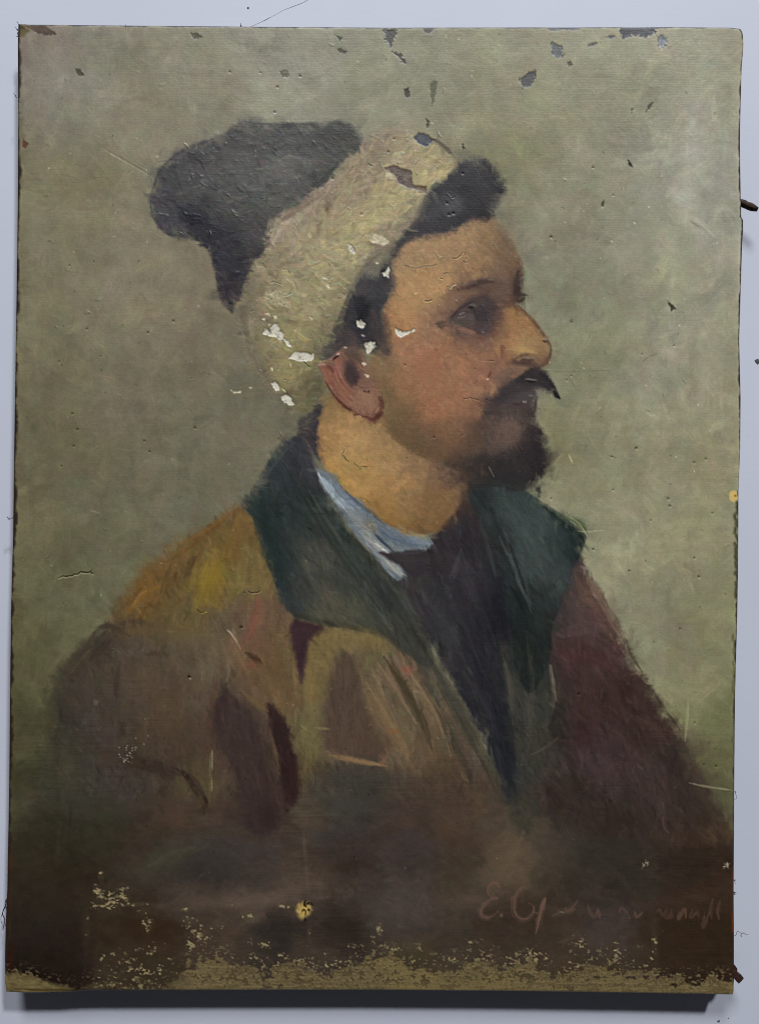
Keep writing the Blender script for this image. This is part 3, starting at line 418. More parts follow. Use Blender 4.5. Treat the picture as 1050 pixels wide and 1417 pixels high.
# ear: soft red-brown shell, shadowed hollow
for b_ in [(456,516,9,14,-30,(124,84,70),.6),(468,500,8,12,10,(130,86,72),.5),(486,516,8,15,-12,(50,39,38),.9),(488,496,12,9,0,(84,64,54),.6),(508,556,15,18,-20,(132,95,76),.6),(480,544,12,12,40,(122,82,66),.5),(503,535,9,6,0,(118,86,70),.5),(514,520,6,10,-20,(122,95,72),.5),(522,572,6,8,20,(84,50,44),.7),(516,580,12,3,-10,(92,58,48),.6),(470,556,14,4,48,(104,66,52),.5)]: B(*b_)
SS([([(446,506),(455,520),(466,536),(482,554)],2,(132,88,74),.4),([(454,502),(463,511),(471,526),(485,545)],1.5,(108,66,56),.45),([(450,526),(464,547),(486,566),(508,578)],1.4,(96,58,48),.45),([(525,552),(529,564),(524,577)],1.6,(92,54,46),.55),([(505,541),(510,543)],1.2,(60,36,32),.7),([(441,503),(450,500),(458,496)],1.6,(160,112,98),.5),([(466,492),(472,486)],1.4,(168,126,110),.5)], f=.8, br=.7, h=.06, rag=1.2)
# face: planes turned with broad soft touches, then the drawing
for b_ in [(598,352,44,16,-8,(160,130,95),.4),(572,402,22,26,0,(166,134,96),.4),(705,350,9,30,-12,(112,90,70),.55),(690,372,18,14,0,(118,94,76),.5),(590,522,34,30,0,(146,102,78),.35),(632,540,24,24,0,(148,106,82),.35),(628,500,26,14,-10,(146,108,84),.3),(556,585,30,20,38,(94,77,58),.6),(606,612,36,14,18,(96,76,60),.6),(540,556,12,36,-8,(104,85,62),.55),(640,588,20,20,0,(118,88,70),.5),(655,566,12,14,0,(112,84,68),.5),
           (664,397,26,6,-10,(72,55,50),.7),(668,410,26,10,-8,(92,72,64),.6),(652,426,28,10,-14,(62,49,48),.8),(674,438,17,20,10,(54,44,47),.88),(668,458,11,9,10,(68,54,55),.6),(640,447,20,6,5,(98,78,70),.5),(632,437,12,6,-30,(74,57,53),.5),(636,438,20,8,-24,(70,54,51),.6),(692,428,12,14,0,(86,66,59),.55),(664,454,18,7,8,(84,66,64),.5),(690,402,16,12,0,(88,68,60),.55),(640,412,16,6,-24,(104,81,69),.5),(648,446,12,3,4,(112,94,84),.45),(714,392,7,18,4,(58,45,42),.7),
           (738,487,17,11,10,(154,124,90),.6),(728,462,12,16,-30,(148,116,84),.5),(752,490,9,11,0,(140,110,80),.5),(756,498,6,7,0,(100,76,60),.5),(704,490,8,10,0,(112,84,68),.5),(726,503,16,4,5,(68,52,47),.7),(694,470,8,16,10,(124,92,74),.5),(700,448,8,12,20,(146,112,80),.45),(682,512,7,14,15,(116,82,70),.5),(742,452,5,18,-38,(112,84,64),.5)]: B(*b_)
SS([([(634,402),(650,396),(668,391),(688,391)],4.5,(66,50,46),.5),([(648,397),(664,391),(680,389)],2.4,(54,41,39),.5),([(626,443),(636,436),(648,431),(662,434)],1.8,(50,40,41),.6),([(645,431),(650,429),(655,432)],2.4,(32,27,30),.85),([(634,443),(646,442),(655,445)],1.8,(118,102,92),.55),([(604,449),(612,451),(622,447)],2.6,(68,52,49),.5),([(650,424),(664,420),(680,422)],1.5,(88,70,64),.5),([(716,398),(719,408),(727,409)],2,(50,39,37),.75),([(714,416),(721,416),(726,411)],1.6,(58,46,42),.6),
    ([(722,428),(738,445),(752,464),(759,480)],1.8,(96,72,56),.55),([(761,484),(760,496),(752,505),(742,508)],1.8,(72,53,44),.7),([(708,501),(718,494),(732,492),(746,498)],1.8,(78,58,49),.65),([(722,483),(736,480),(748,484)],3,(164,134,96),.45),([(733,489),(742,488)],2,(172,142,102),.4),([(688,498),(683,511),(679,523)],2.4,(112,82,68),.4),([(684,532),(676,546),(670,556)],2.4,(120,98,82),.4),
    ([(744,513),(758,525),(768,541),(774,550)],2,(34,30,32),.8),([(736,524),(750,529),(760,540)],1.5,(74,68,68),.5),([(741,541),(750,542)],1.4,(104,98,90),.5),([(706,530),(722,520),(738,515)],2.2,(46,41,43),.5),([(684,556),(700,545),(718,541)],2,(48,43,45),.5),([(690,564),(710,556),(730,556)],1.6,(88,78,74),.4),([(700,520),(712,514),(724,510)],2,(92,74,66),.5)], f=.85, br=.5, h=.035, rag=.9)
for b_ in [(652,606,14,22,15,(84,67,57),.55),(636,634,24,9,-8,(66,54,48),.6),(668,640,20,12,0,(52,46,44),.5),(706,596,14,17,10,(108,87,76),.45),(664,668,24,5,4,(42,42,42),.6),(720,674,18,5,-8,(44,42,42),.6),(676,560,10,12,-30,(84,69,62),.45)]: B(*b_)
# neck and jaw
SS([([(446,600),(444,622),(450,642)],2.2,(120,88,60),.5),([(456,640),(470,658),(492,680)],4,(170,132,74),.4),([(548,664),(560,650),(580,636)],3,(118,92,68),.5),([(546,690),(556,676),(566,668)],2.6,(120,92,60),.4),([(628,662),(640,680),(634,700)],4,(92,70,56),.5),([(606,734),(620,722),(632,704)],3,(84,64,48),.5),([(498,696),(530,720),(566,738)],2,(104,76,46),.5)], f=.8, br=.5, h=.04, rag=1)
# shirt: broken greyish lights
SS([([(446,660),(462,682),(480,704)],2.6,(132,144,155),.6),([(456,664),(474,684),(496,706)],2.4,(108,121,134),.6),([(484,706),(506,730),(522,748)],4.5,(118,122,120),.6),([(520,754),(536,776),(554,797)],6,(134,134,128),.8),([(530,770),(546,788),(560,795)],3,(146,146,139),.6),([(524,732),(548,748),(580,754)],5,(82,95,108),.75),([(562,748),(582,748),(596,752)],2.6,(102,113,122),.6),
    ([(518,748),(534,764),(546,770)],1.1,(176,180,178),.6),([(520,740),(536,756)],1.5,(58,68,80),.6),([(440,654),(452,676),(470,702)],1.6,(146,156,164),.5),([(500,704),(520,722),(545,738)],2.4,(90,97,102),.6),([(490,700),(510,722),(520,736)],4,(104,106,98),.5)], f=.7, br=.8, h=.1, rag=1.2)
B(512,728,11,12,40,(112,108,94),.55)
# coat folds
SS([([(128,876),(150,866),(180,880)],3.5,(54,45,40),.6),([(92,936),(118,904),(146,874)],3.5,(50,47,40),.55),([(104,930),(100,960),(108,1000)],4,(60,56,48),.45),([(136,930),(140,900),(156,882)],4,(58,51,44),.5),([(162,970),(160,940),(168,915)],3,(52,45,42),.6),([(196,1005),(190,960),(200,920)],4,(72,60,54),.45),([(214,1010),(212,970),(222,930)],3,(92,80,66),.35),([(245,1010),(254,960),(250,915)],5,(90,78,62),.4),
    ([(204,905),(218,902),(236,907)],2.5,(64,53,44),.5),([(228,822),(234,806),(246,792)],3,(80,62,38),.5),([(264,790),(268,776),(276,766)],2,(72,56,36),.5),([(176,850),(196,828),(222,810)],4,(122,88,42),.45),([(190,862),(202,842),(216,828)],2.5,(84,60,34),.5),([(230,778),(270,752),(318,712)],3,(94,68,40),.5),([(322,735),(330,716),(334,706)],3,(128,96,56),.5),
    ([(284,838),(292,810),(298,786)],5,(118,98,42),.45),([(350,880),(354,850),(358,830)],3.5,(124,74,60),.5),([(338,896),(344,876),(360,854)],3,(116,78,62),.45),([(318,876),(326,896),(340,926)],3,(120,92,68),.5),([(346,908),(356,914),(364,918)],3,(58,38,32),.7),([(340,924),(348,920),(354,927)],2.4,(120,72,58),.5),([(366,860),(384,900),(402,960)],3,(84,66,46),.45),([(384,850),(400,900),(412,960)],3,(110,88,58),.4),
    ([(308,958),(300,985),(304,1010)],3,(48,37,38),.6),([(316,966),(330,1010),(346,1070),(356,1130)],4,(62,52,52),.35),([(366,985),(362,1020),(374,1080)],2.5,(98,80,56),.4),([(412,985),(416,1040),(414,1100)],3,(84,72,48),.5),([(422,870),(418,900),(414,930)],4,(50,36,38),.6),([(434,890),(428,930),(432,985)],4,(120,102,62),.5),([(444,880),(476,878),(512,890)],3.5,(122,104,66),.5),
    ([(438,1000),(434,1040),(430,1080)],4,(102,94,60),.45),([(498,930),(512,972),(534,1020)],5,(112,94,68),.5),([(514,925),(540,985),(562,1036)],2.5,(128,110,84),.35),([(540,908),(566,960),(586,1010)],3,(64,56,42),.55),([(554,905),(584,960),(610,1020)],4,(114,96,72),.45),([(566,940),(580,980),(592,1022)],1.6,(130,116,92),.4),([(456,1044),(486,1050),(522,1058)],2.6,(116,96,70),.6),
    ([(276,1104),(262,1078),(244,1064)],2.4,(42,34,31),.6),([(283,1126),(280,1106),(270,1094)],2,(44,35,32),.5),([(190,1062),(214,1066),(238,1078)],4,(46,40,35),.5),([(100,1190),(96,1150),(104,1110)],3,(42,41,33),.5),([(78,1200),(84,1140)],3,(58,57,44),.35),([(232,1196),(262,1180),(290,1168)],5,(70,69,58),.4)], f=.8, br=.8, h=.05, rag=1.2)
# collars, waistcoat, far sleeve
SS([([(350,690),(366,664),(388,632),(408,612)],2,(72,80,78),.45),([(392,640),(430,706),(478,780),(530,850)],3,(38,44,42),.5),([(412,650),(452,716),(500,784)],3,(62,70,66),.4),([(428,680),(470,748),(520,818)],2.6,(80,86,76),.4),([(420,760),(430,800),(450,836)],4,(84,84,74),.4),([(360,700),(376,756),(396,812)],4,(36,47,46),.5),([(346,702),(360,742),(374,790)],2.5,(60,66,54),.45),([(440,858),(478,866),(514,876)],3,(60,58,44),.5),
    ([(520,780),(556,832),(596,900),(640,985)],3,(76,76,68),.35),([(560,850),(604,930),(650,1020),(684,1090)],3,(44,44,42),.5),([(700,690),(724,736),(752,792)],5,(78,88,84),.35),([(690,742),(708,782),(724,822)],2,(90,96,92),.4),([(706,812),(718,832),(726,850)],3.5,(26,32,32),.6),([(724,816),(734,836),(740,846)],2,(76,82,80),.4),([(752,700),(782,726),(806,745)],2.4,(30,42,38),.6),([(788,714),(804,724),(812,738)],2.4,(78,88,62),.6),([(806,756),(800,768),(796,782)],2,(34,44,42),.5),
    ([(640,766),(660,830),(690,900)],3,(60,58,60),.35),([(610,800),(640,862),(668,930)],3,(62,60,62),.35),([(728,880),(736,940),(730,1010)],4,(76,73,64),.4),([(760,920),(764,945),(768,965)],2,(102,94,82),.45),([(812,806),(832,838),(856,880)],2,(118,98,78),.5),([(800,800),(824,850),(846,885)],3,(96,70,60),.4),([(776,872),(810,862),(846,868)],4,(88,70,68),.35),([(790,905),(820,912),(850,930)],4,(76,48,48),.4),([(866,884),(872,905),(888,930)],2,(50,42,38),.5),([(900,950),(918,980),(940,1010)],2,(46,42,36),.5)], f=.8, br=.8, h=.04, rag=1.)

# last broken touches so that nothing is left blended smooth
SRC = CV.copy()
FIN = {FACE: (.8, .8, 11, 2.5, .055, .6, .06), NECK: (.8, .9, 14, 3., .042, .55, .05), EAR: (.9, .6, 7, 1.4, .09, .6, .06), BEARD: (1.2, .7, 8, 1.6, .10, .55, .05), MOUST: (-.6, .5, 7, 1.2, .12, .5, .05), HAIR: (.8, .9, 9, 2., .12, .5, .05), SHIRT: (.8, .5, 9, 1.7, .09, .5, .09), CAP: (-.5, .8, 12, 2.1, .075, .55, .12), FLAP: (.35, .8, 14, 2.4, .12, .55, .09), LCOAT: (1.35, .6, 16, 2.2, .10, .5, .05), RCOAT: (1.15, .5, 16, 2.2, .09, .5, .04), LCOL: (1.05, .4, 15, 2., .10, .5, .05), RCOL: (1.05, .4, 15, 2., .10, .5, .05), VEST: (1.15, .4, 15, 2., .11, .5, .04), BG: (1.5, 1., 30, 4.5, .036, .4, .035)}
for i in range(16000):
    x = hr.uniform(20, 1020); y = hr.uniform(40, 1370); k = int(LB[int(y), int(x)])
    if k == BG and hr.random() < .7: continue
    d, sp, L, w, j, o, h = FIN.get(k, FIN[BG])
    if k == BG and hr.random() < .5: d = 0.
    if k == LCOAT and y > 1100: d = .1; j = j * .45; L = 24; w = 4.; o = .4
    js = 1.2 if k in (FACE, MOUST, EAR) else 2.2
    px = int(np.clip(x + hr.normal(0, js), 0, PW - 1)); py = int(np.clip(y + hr.normal(0, js), 0, PH - 1))
    dab(x, y, d + hr.normal(0, sp), L * hr.uniform(.5, 1.4), w * hr.uniform(.6, 1.4), SRC[py, px] * (1 + hr.normal(0, j)) * (1 + hr.normal(0, j * .4, 3)), o, h, hr.random() * 9)
for i in range(9000):
    x = hr.uniform(440, 770); y = hr.uniform(300, 690); k = int(LB[int(y), int(x)])
    if k not in (FACE, EAR, BEARD, MOUST, NECK): continue
    d, sp, L, w, j, o, h = FIN[k]
    px = int(np.clip(x + hr.normal(0, 1.2), 0, PW - 1)); py = int(np.clip(y + hr.normal(0, 1.2), 0, PH - 1))
    dab(x, y, d + hr.normal(0, sp), L * hr.uniform(.5, 1.3), w * hr.uniform(.6, 1.3), SRC[py, px] * (1 + hr.normal(0, j)) * (1 + hr.normal(0, j * .5, 3)), o * .8, h, hr.random() * 9)
# ---------- last drawing of eye, nose, moustache and ear ----------
E7 = lambda *p: [(590 + x / 7, 375 + y / 7) for x, y in p]; N8 = lambda *p: [(660 + x / 8.08, 460 + y / 8.08) for x, y in p]; R8 = lambda *p: [(430 + x / 8.75, 470 + y / 8.75) for x, y in p]
def BB(pt, rx, ry, ang, col, o): B(pt[0][0], pt[0][1], rx, ry, ang, col, o, .5)
BB(E7((470,180)), 30, 9, -14, (122,97,78), .7); BB(E7((640,200)), 20, 16, 0, (104,83,71), .7); BB(E7((250,320)), 16, 14, -30, (128,102,80), .6); BB(E7((150,500)), 16, 7, 0, (122,96,76), .6); BB(E7((720,60)), 16, 20, 0, (116,94,78), .6)
P(E7((225,470),(300,370),(380,300),(460,255),(540,240),(610,285),(640,400),(635,500),(600,570),(545,612),(495,560),(440,520),(330,540),(270,510)), (80,68,64), f=5, rag=3, o=.9, tex=(-20,10,3,.1))
BB(E7((540,420)), 12, 15, 10, (52,45,50), .85); BB(E7((470,300)), 16, 6, -8, (66,56,54), .7); BB(E7((430,450)), 7, 6, 0, (98,92,88), .6); BB(E7((330,505)), 11, 4, 4, (88,80,66), .6); BB(E7((560,560)), 8, 6, 0, (78,64,70), .6); BB(E7((690,440)), 9, 14, 0, (96,74,64), .55); BB(E7((620,330)), 8, 10, 0, (62,52,52), .6)
SS([(E7((390,165),(470,132),(560,100),(640,104)),3.4,(66,51,48),.8),(E7((330,160),(400,140),(470,118)),3.2,(88,70,60),.6),(E7((600,98),(680,100),(740,110)),3.4,(92,74,64),.6),(E7((240,455),(310,375),(390,320),(450,300)),1.8,(54,45,44),.7),(E7((405,352),(430,355),(455,358)),1.7,(26,22,24),.95),(E7((455,370),(480,430),(500,480)),2.4,(48,41,46),.7),
    (E7((315,425),(345,412),(372,405)),1.1,(128,120,112),.8),(E7((300,455),(340,450),(385,432)),1.,(118,108,100),.7),(E7((420,330),(450,325),(480,345)),1.4,(98,94,88),.6),(E7((540,330),(560,340)),1.4,(92,88,84),.6),(E7((80,515),(120,505),(190,490)),2.2,(76,61,51),.75),(E7((90,540),(160,545)),1.4,(92,72,60),.6),(E7((260,520),(330,545),(400,565)),1.5,(128,98,84),.6),(E7((530,590),(560,595)),1.2,(134,118,120),.7),(E7((500,620),(520,640),(515,665)),1.6,(108,66,52),.6),
    (E7((885,0),(870,90),(880,180),(905,250)),3.,(66,53,49),.85),(E7((890,120),(870,200),(880,280)),4,(62,49,46),.75),(E7((900,215),(940,228),(985,236)),1.3,(70,58,50),.8),(E7((890,290),(925,280),(960,255)),1.6,(70,56,49),.8),(E7((880,350),(930,385),(990,450)),1.6,(108,80,60),.6),(E7((740,380),(800,400),(840,450)),5,(162,124,86),.6),(E7((680,320),(740,330)),2.4,(128,98,78),.5),(E7((300,560),(420,590),(470,600)),3,(142,106,88),.5)], f=.8, br=.5, h=.05, rag=.9)
# nose and moustache
BB(N8((520,160)), 14, 9, 0, (160,130,88), .7); BB(N8((690,190)), 8, 10, 0, (138,110,78), .6); BB(N8((560,290)), 12, 3, 0, (122,103,86), .8); BB(N8((500,345)), 16, 5, 0, (74,58,55), .8); BB(N8((400,410)), 16, 6, -10, (112,90,77), .6); BB(N8((230,320)), 10, 12, 10, (112,84,70), .6)
P(N8((480,490),(560,430),(660,395),(740,430),(800,510),(850,605),(905,722),(872,704),(795,652),(712,602),(640,590),(560,610),(470,590),(420,560)), (45,40,41), f=4.5, rag=3.5, o=.85, tex=(30,10,3,.12))
BB(N8((360,640)), 20, 11, -35, (58,51,52), .85); BB(N8((560,600)), 16, 9, -10, (54,49,50), .7); BB(N8((220,760)), 12, 9, -35, (62,53,54), .7); BB(N8((150,820)), 9, 12, -30, (72,60,59), .7); BB(N8((520,720)), 16, 8, 0, (74,66,67), .7); BB(N8((470,830)), 22, 7, 0, (76,61,60), .6); BB(N8((280,500)), 12, 8, -40, (104,84,74), .6)
SS([(N8((770,60),(815,140),(822,220),(780,300),(690,380)),1.7,(88,67,50),.6),(N8((420,285),(500,242),(580,238),(650,258)),1.1,(104,82,62),.5),(N8((500,295),(560,306),(640,302)),1.2,(70,54,46),.8),(N8((390,300),(420,330),(400,350)),2,(92,66,58),.6),(N8((270,130),(275,200),(270,280)),1.6,(116,82,66),.6),(N8((340,190),(420,180),(560,200),(660,230)),3,(170,140,94),.55),(N8((735,95),(765,100),(790,98)),1.2,(60,46,38),.8),(N8((735,75),(780,72)),1.,(176,150,120),.6),
    (N8((550,540),(600,552),(645,552)),1.2,(22,20,22),.9),(N8((540,522),(600,525),(660,535)),.9,(130,126,120),.7),(N8((850,660),(890,700),(918,742)),1.3,(34,30,30),.9),(N8((650,640),(700,680),(740,700)),2,(112,110,100),.7),(N8((580,705),(625,715)),1.5,(102,98,98),.6),(N8((510,772),(525,776)),1.1,(150,144,140),.7),(N8((400,800),(460,806),(500,798)),1.4,(58,48,50),.7),(N8((410,880),(450,890)),1.4,(60,50,50),.6),(N8((660,720),(650,800),(640,900)),1.6,(58,48,48),.6),
    (N8((150,560),(180,620),(150,690)),3,(150,118,92),.6),(N8((150,430),(140,470),(120,500)),1.6,(96,62,52),.7),(N8((100,530),(125,520)),1.3,(200,170,140),.7),(N8((80,600),(90,640)),1.6,(108,72,54),.6),(N8((60,880),(130,900),(200,880)),2.4,(62,52,52),.6)], f=.7, br=.5, h=.06, rag=.7)
# ear
BB(R8((500,110)), 16, 8, 0, (84,71,64), .7); BB(R8((850,350)), 9, 14, 0, (126,105,76), .6); BB(R8((930,880)), 10, 16, 0, (108,92,68), .55); BB(R8((330,340)), 6, 9, 0, (138,96,84), .7); BB(R8((640,720)), 17, 13, 20, (138,107,85), .7); BB(R8((380,620)), 12, 9, 45, (128,88,68), .6); BB(R8((200,460)), 6, 10, -20, (132,92,72), .6); BB(R8((700,480)), 8, 8, 0, (112,88,72), .6)
P(R8((440,250),(530,255),(570,330),(585,450),(540,530),(490,560),(430,440),(405,360)), (66,51,50), f=6, rag=4, o=.75); BB(R8((500,200)), 12, 12, 0, (82,66,60), .5)
for k in range(9):
    t_ = k / 8; c_ = [(150,108,86),(112,70,54),(142,98,76)][k % 3]
    SS([(R8((150 + 170 * t_, 350 - 20 * t_),(240 + 150 * t_, 560 - 60 * t_),(330 + 160 * t_, 690 - 70 * t_),(470 + 70 * t_, 800 - 110 * t_)), 1.2, c_, .3)], f=.9, br=1., h=.06, rag=1.4)
SS([(R8((270,250),(300,215),(350,185)),1.3,(40,28,26),.8),(R8((320,180),(355,172)),1.1,(196,170,150),.7),(R8((90,310),(130,300),(180,300)),1.4,(182,138,122),.7),(R8((200,320),(250,350),(270,400)),2.2,(98,52,48),.7),(R8((110,270),(120,265)),1.,(200,170,150),.7),(R8((400,95),(435,97)),1.,(200,178,158),.7),(R8((300,690),(380,780),(470,850)),1.3,(84,52,38),.75),(R8((520,905),(570,912)),1.4,(88,56,40),.75),(R8((620,935),(700,940),(780,970)),1.2,(86,52,42),.75),(R8((770,950),(830,920),(870,880)),3,(78,44,36),.8),(R8((850,680),(870,760),(880,840)),1.6,(84,52,40),.7),(R8((780,890),(830,820)),1.4,(152,112,92),.6),(R8((640,622),(655,625)),1.,(60,38,32),.8),(R8((700,615),(708,635)),1.3,(44,28,26),.85),(R8((570,560),(640,580),(700,570)),1.6,(104,74,62),.6),(R8((650,170),(720,190),(780,210)),1.4,(150,128,98),.6)], f=.6, br=.5, h=.08, rag=.8)
# ---------- last drawing of the coat ----------
A2 = lambda *p: [(70 + x / 2.625, 680 + y / 2.625) for x, y in p]; C2 = lambda *p: [(400 + x / 2.1, 640 + y / 2.1) for x, y in p]
P(C2((262,262),(300,262),(400,258),(385,330),(345,328),(318,300)), (52,47,50), f=3, rag=2, o=.95); S(C2((300,265),(360,262),(400,256)), 2, (60,60,64), o=.6, br=.6)
S(C2((400,560),(500,720),(580,880),(625,985)), 7, (60,58,50), o=.85, f=.9, br=.4); S(C2((330,480),(440,640),(540,820)), 8, (66,66,62), o=.6, f=.9, br=.6)
for pt, rx, ry, an, c, o in [((340,340),24,20,-35,(110,79,40),.5),((590,310),15,26,10,(122,100,40),.6),((650,200),14,24,10,(108,86,46),.5),((430,420),18,14,0,(92,78,48),.5),((510,540),26,14,0,(92,82,64),.5),((430,830),28,40,0,(84,70,54),.5),((210,900),16,24,0,(68,56,54),.5),((340,985),26,9,10,(48,40,36),.6),((450,1180),40,22,0,(72,58,46),.5),((830,650),18,50,-12,(98,80,54),.5),((120,760),14,40,8,(66,60,54),.45),((560,690),22,26,0,(92,82,66),.45),((700,420),16,18,0,(90,76,60),.5),((760,560),16,30,-15,(106,78,58),.45),((560,1060),16,30,0,(76,68,48),.5),((60,1000),20,40,0,(66,64,50),.4),((100,1130),30,20,0,(52,52,42),.4),((300,700),22,30,0,(80,68,56),.4)]:
    x, y = A2(pt)[0]; B(x, y, rx, ry, an, c, o, .6)
P(A2((625,705),(680,745),(780,830),(815,940),(840,1060),(862,1160),(800,1225),(740,1225),(700,1090),(650,970),(590,870)), (58,48,45), f=10, rag=7, o=.6, tex=(75,22,4,.12))
P(A2((788,785),(840,812),(880,930),(906,1060),(892,1135),(852,1112),(832,960)), (47,36,35), f=7, rag=5, o=.65, tex=(75,22,4,.1)); B(*A2((790,1180))[0], 14, 22, 0, (44,35,37), .6)
SS([(A2((470,195),(580,130),(690,55)),3.5,(112,80,44),.55),(A2((400,370),(420,310),(440,260)),3.2,(80,64,42),.6),(A2((500,310),(512,270),(525,250)),2.4,(78,62,40),.6),(A2((300,420),(320,380),(350,360)),2,(130,98,58),.5),(A2((240,440),(290,400),(330,350)),3,(88,62,36),.5),(A2((530,440),(550,360),(570,260)),5,(128,106,44),.5),(A2((600,420),(620,340),(610,260)),4,(118,98,42),.45),
    (A2((165,495),(210,490),(270,522)),3.4,(58,48,42),.45),(A2((60,690),(100,620),(165,510)),3.2,(54,46,40),.6),(A2((75,660),(120,600),(160,560)),2,(92,76,58),.4),(A2((238,770),(242,710),(250,660)),3,(56,47,45),.65),(A2((160,760),(168,775)),3,(108,100,92),.5),(A2((410,505),(440,510),(460,506)),1.8,(112,102,82),.55),(A2((350,595),(390,590),(430,600)),2,(70,57,46),.6),(A2((350,900),(345,860),(355,820)),2,(98,88,72),.4),(A2((580,700),(590,640),(600,600)),5,(96,90,72),.45),
    (A2((755,375),(762,440),(722,505)),4,(112,76,62),.55),(A2((690,515),(688,560),(705,585)),2.6,(108,74,60),.5),(A2((712,635),(730,632),(748,645)),2.4,(118,74,62),.55),(A2((708,585),(735,600),(765,615)),3.2,(50,37,30),.8),(A2((645,500),(665,525),(690,575)),1.6,(140,118,100),.5),(A2((620,540),(640,590),(670,650)),3.4,(112,92,72),.5),(A2((640,690),(648,650),(642,630)),1.6,(118,108,92),.5),(A2((690,720),(740,770),(790,800)),4,(104,84,56),.5),(A2((800,600),(850,700),(890,790)),4,(92,70,50),.5),(A2((880,600),(890,700),(900,770)),3,(120,96,68),.4),
    (A2((610,860),(615,790),(640,720)),4,(56,43,44),.65),(A2((795,860),(815,940),(830,1010)),2,(92,74,58),.5),(A2((480,1015),(530,1060),(568,1130)),3.4,(46,37,34),.7),(A2((566,1150),(562,1110)),2,(46,37,33),.6),(A2((587,940),(588,1010)),1.2,(128,122,94),.65),(A2((585,1040),(586,1090)),1.2,(112,106,80),.6),(A2((330,990),(400,1020),(480,1030)),4,(54,44,38),.5),(A2((840,1190),(900,1230)),4,(54,44,40),.5),(A2((75,1140),(72,1200)),2.4,(44,42,34),.6)], f=.8, br=.8, h=.06, rag=1.3)
P(C2((60,508),(110,478),(200,486),(258,498),(300,530),(240,545),(150,552),(130,600),(104,680),(40,690),(48,590)), (108,92,60), f=8, rag=6, o=.5, tex=(70,12,4,.12)); P(C2((8,470),(100,478),(62,508),(40,640),(28,600)), (58,43,47), f=4, rag=3, o=.75)
P(C2((140,570),(188,566),(212,650),(246,755),(290,800),(272,850),(110,842),(104,700)), (80,67,55), f=10, rag=6, o=.6, tex=(85,16,4,.1))
for pt, rx, ry, an, c, o in [((210,935),42,22,0,(57,57,51),.6),((560,430),16,60,5,(36,35,40),.5),((450,470),20,40,-30,(54,53,56),.4),((700,160),24,40,-25,(64,76,74),.4),((690,470),14,40,0,(36,44,42),.5),((640,640),8,50,-8,(74,72,62),.5),((880,450),40,20,0,(84,66,66),.4),((850,800),20,20,0,(52,38,38),.5),((420,860),40,30,0,(84,70,52),.45),((340,1000),50,22,0,(66,56,52),.4)]:
    x, y = C2(pt)[0]; B(x, y, rx, ry, an, c, o, .6)
SS([(C2((205,600),(250,690),(310,790),(370,900)),9,(110,92,67),.6),(C2((225,640),(280,730),(330,820)),3,(128,108,80),.4),(C2((275,565),(330,650),(385,740),(415,835)),4,(66,58,44),.75),(C2((255,580),(310,660),(370,760)),2.6,(124,108,84),.5),(C2((330,580),(400,680),(445,760),(470,850)),7,(112,94,71),.55),(C2((345,600),(420,720),(450,800)),2,(130,112,88),.4),(C2((325,605),(345,600),(360,612)),4,(124,76,63),.65),(C2((290,778),(325,782)),3.4,(116,80,54),.6),
    (C2((430,640),(500,760),(560,870)),5,(56,56,45),.55),(C2((118,850),(190,868),(285,882)),2.8,(118,98,72),.7),(C2((270,880),(285,850),(280,830)),2,(110,86,68),.6),(C2((60,700),(50,800),(45,900)),6,(98,90,58),.5),(C2((75,770),(120,775)),1.4,(140,128,84),.4),(C2((480,850),(520,940),(560,1000)),5,(84,66,50),.5),(C2((500,900),(520,930)),3,(112,98,78),.4),(C2((640,110),(700,200),(770,300)),6,(72,83,81),.45),(C2((640,235),(665,310),(690,385)),2.6,(32,38,40),.7),(C2((655,330),(690,400),(705,440)),2,(82,88,85),.45),(C2((550,150),(570,220),(600,330)),3,(66,72,70),.4),
    (C2((620,560),(640,650),(650,760)),4,(78,76,66),.5),(C2((760,590),(768,640),(775,690)),1.6,(104,96,84),.5),(C2((850,300),(890,370),(940,440)),3,(112,92,78),.5),(C2((900,380),(940,450),(970,510)),2.4,(118,104,84),.5),(C2((830,330),(860,400),(910,430)),3,(96,72,62),.4),(C2((700,50),(690,80),(712,95)),2.4,(122,114,92),.5),(C2((700,95),(760,135),(830,185)),2,(38,48,44),.6),(C2((780,160),(830,172),(862,195)),2.2,(72,84,60),.6),(C2((410,420),(460,470),(500,540)),3,(66,64,68),.35),(C2((470,330),(490,280),(500,250)),3.4,(70,66,70),.4),(C2((700,850),(740,830),(780,800)),2.4,(80,74,64),.45)], f=.8, br=.8, h=.05, rag=1.2)

for b_ in [(225,1190,50,14,-25,(70,70,58),.5),(290,1200,44,16,0,(54,53,52),.5),(330,1180,40,12,0,(62,60,58),.4),(340,1248,80,9,-3,(88,79,70),.45),(435,1215,40,18,-20,(84,76,66),.45),(545,1262,46,22,0,(72,68,64),.45),(392,1290,30,20,0,(44,43,42),.55),(480,1294,34,16,0,(46,42,38),.5),(700,1180,36,36,-30,(88,79,64),.45),(720,1140,24,30,0,(78,70,56),.4),(840,1190,50,22,30,(50,49,45),.5),(860,1135,40,14,0,(46,42,36),.5),(940,1300,60,40,0,(50,41,32),.6),(770,1170,30,22,-40,(66,62,55),.4),(640,1245,40,10,0,(84,75,66),.45),(470,1200,34,12,-8,(48,41,36),.5),(560,1170,50,14,0,(62,57,56),.4),(620,1150,30,20,20,(76,62,50),.4),(440,1160,30,12,0,(58,57,56),.4),(60,1230,30,60,0,(50,48,38),.4),(150,1160,30,30,0,(52,52,42),.4),(60,1310,40,30,0,(38,34,31),.55),(190,1290,50,24,0,(52,43,34),.5)]: B(*b_, .7)
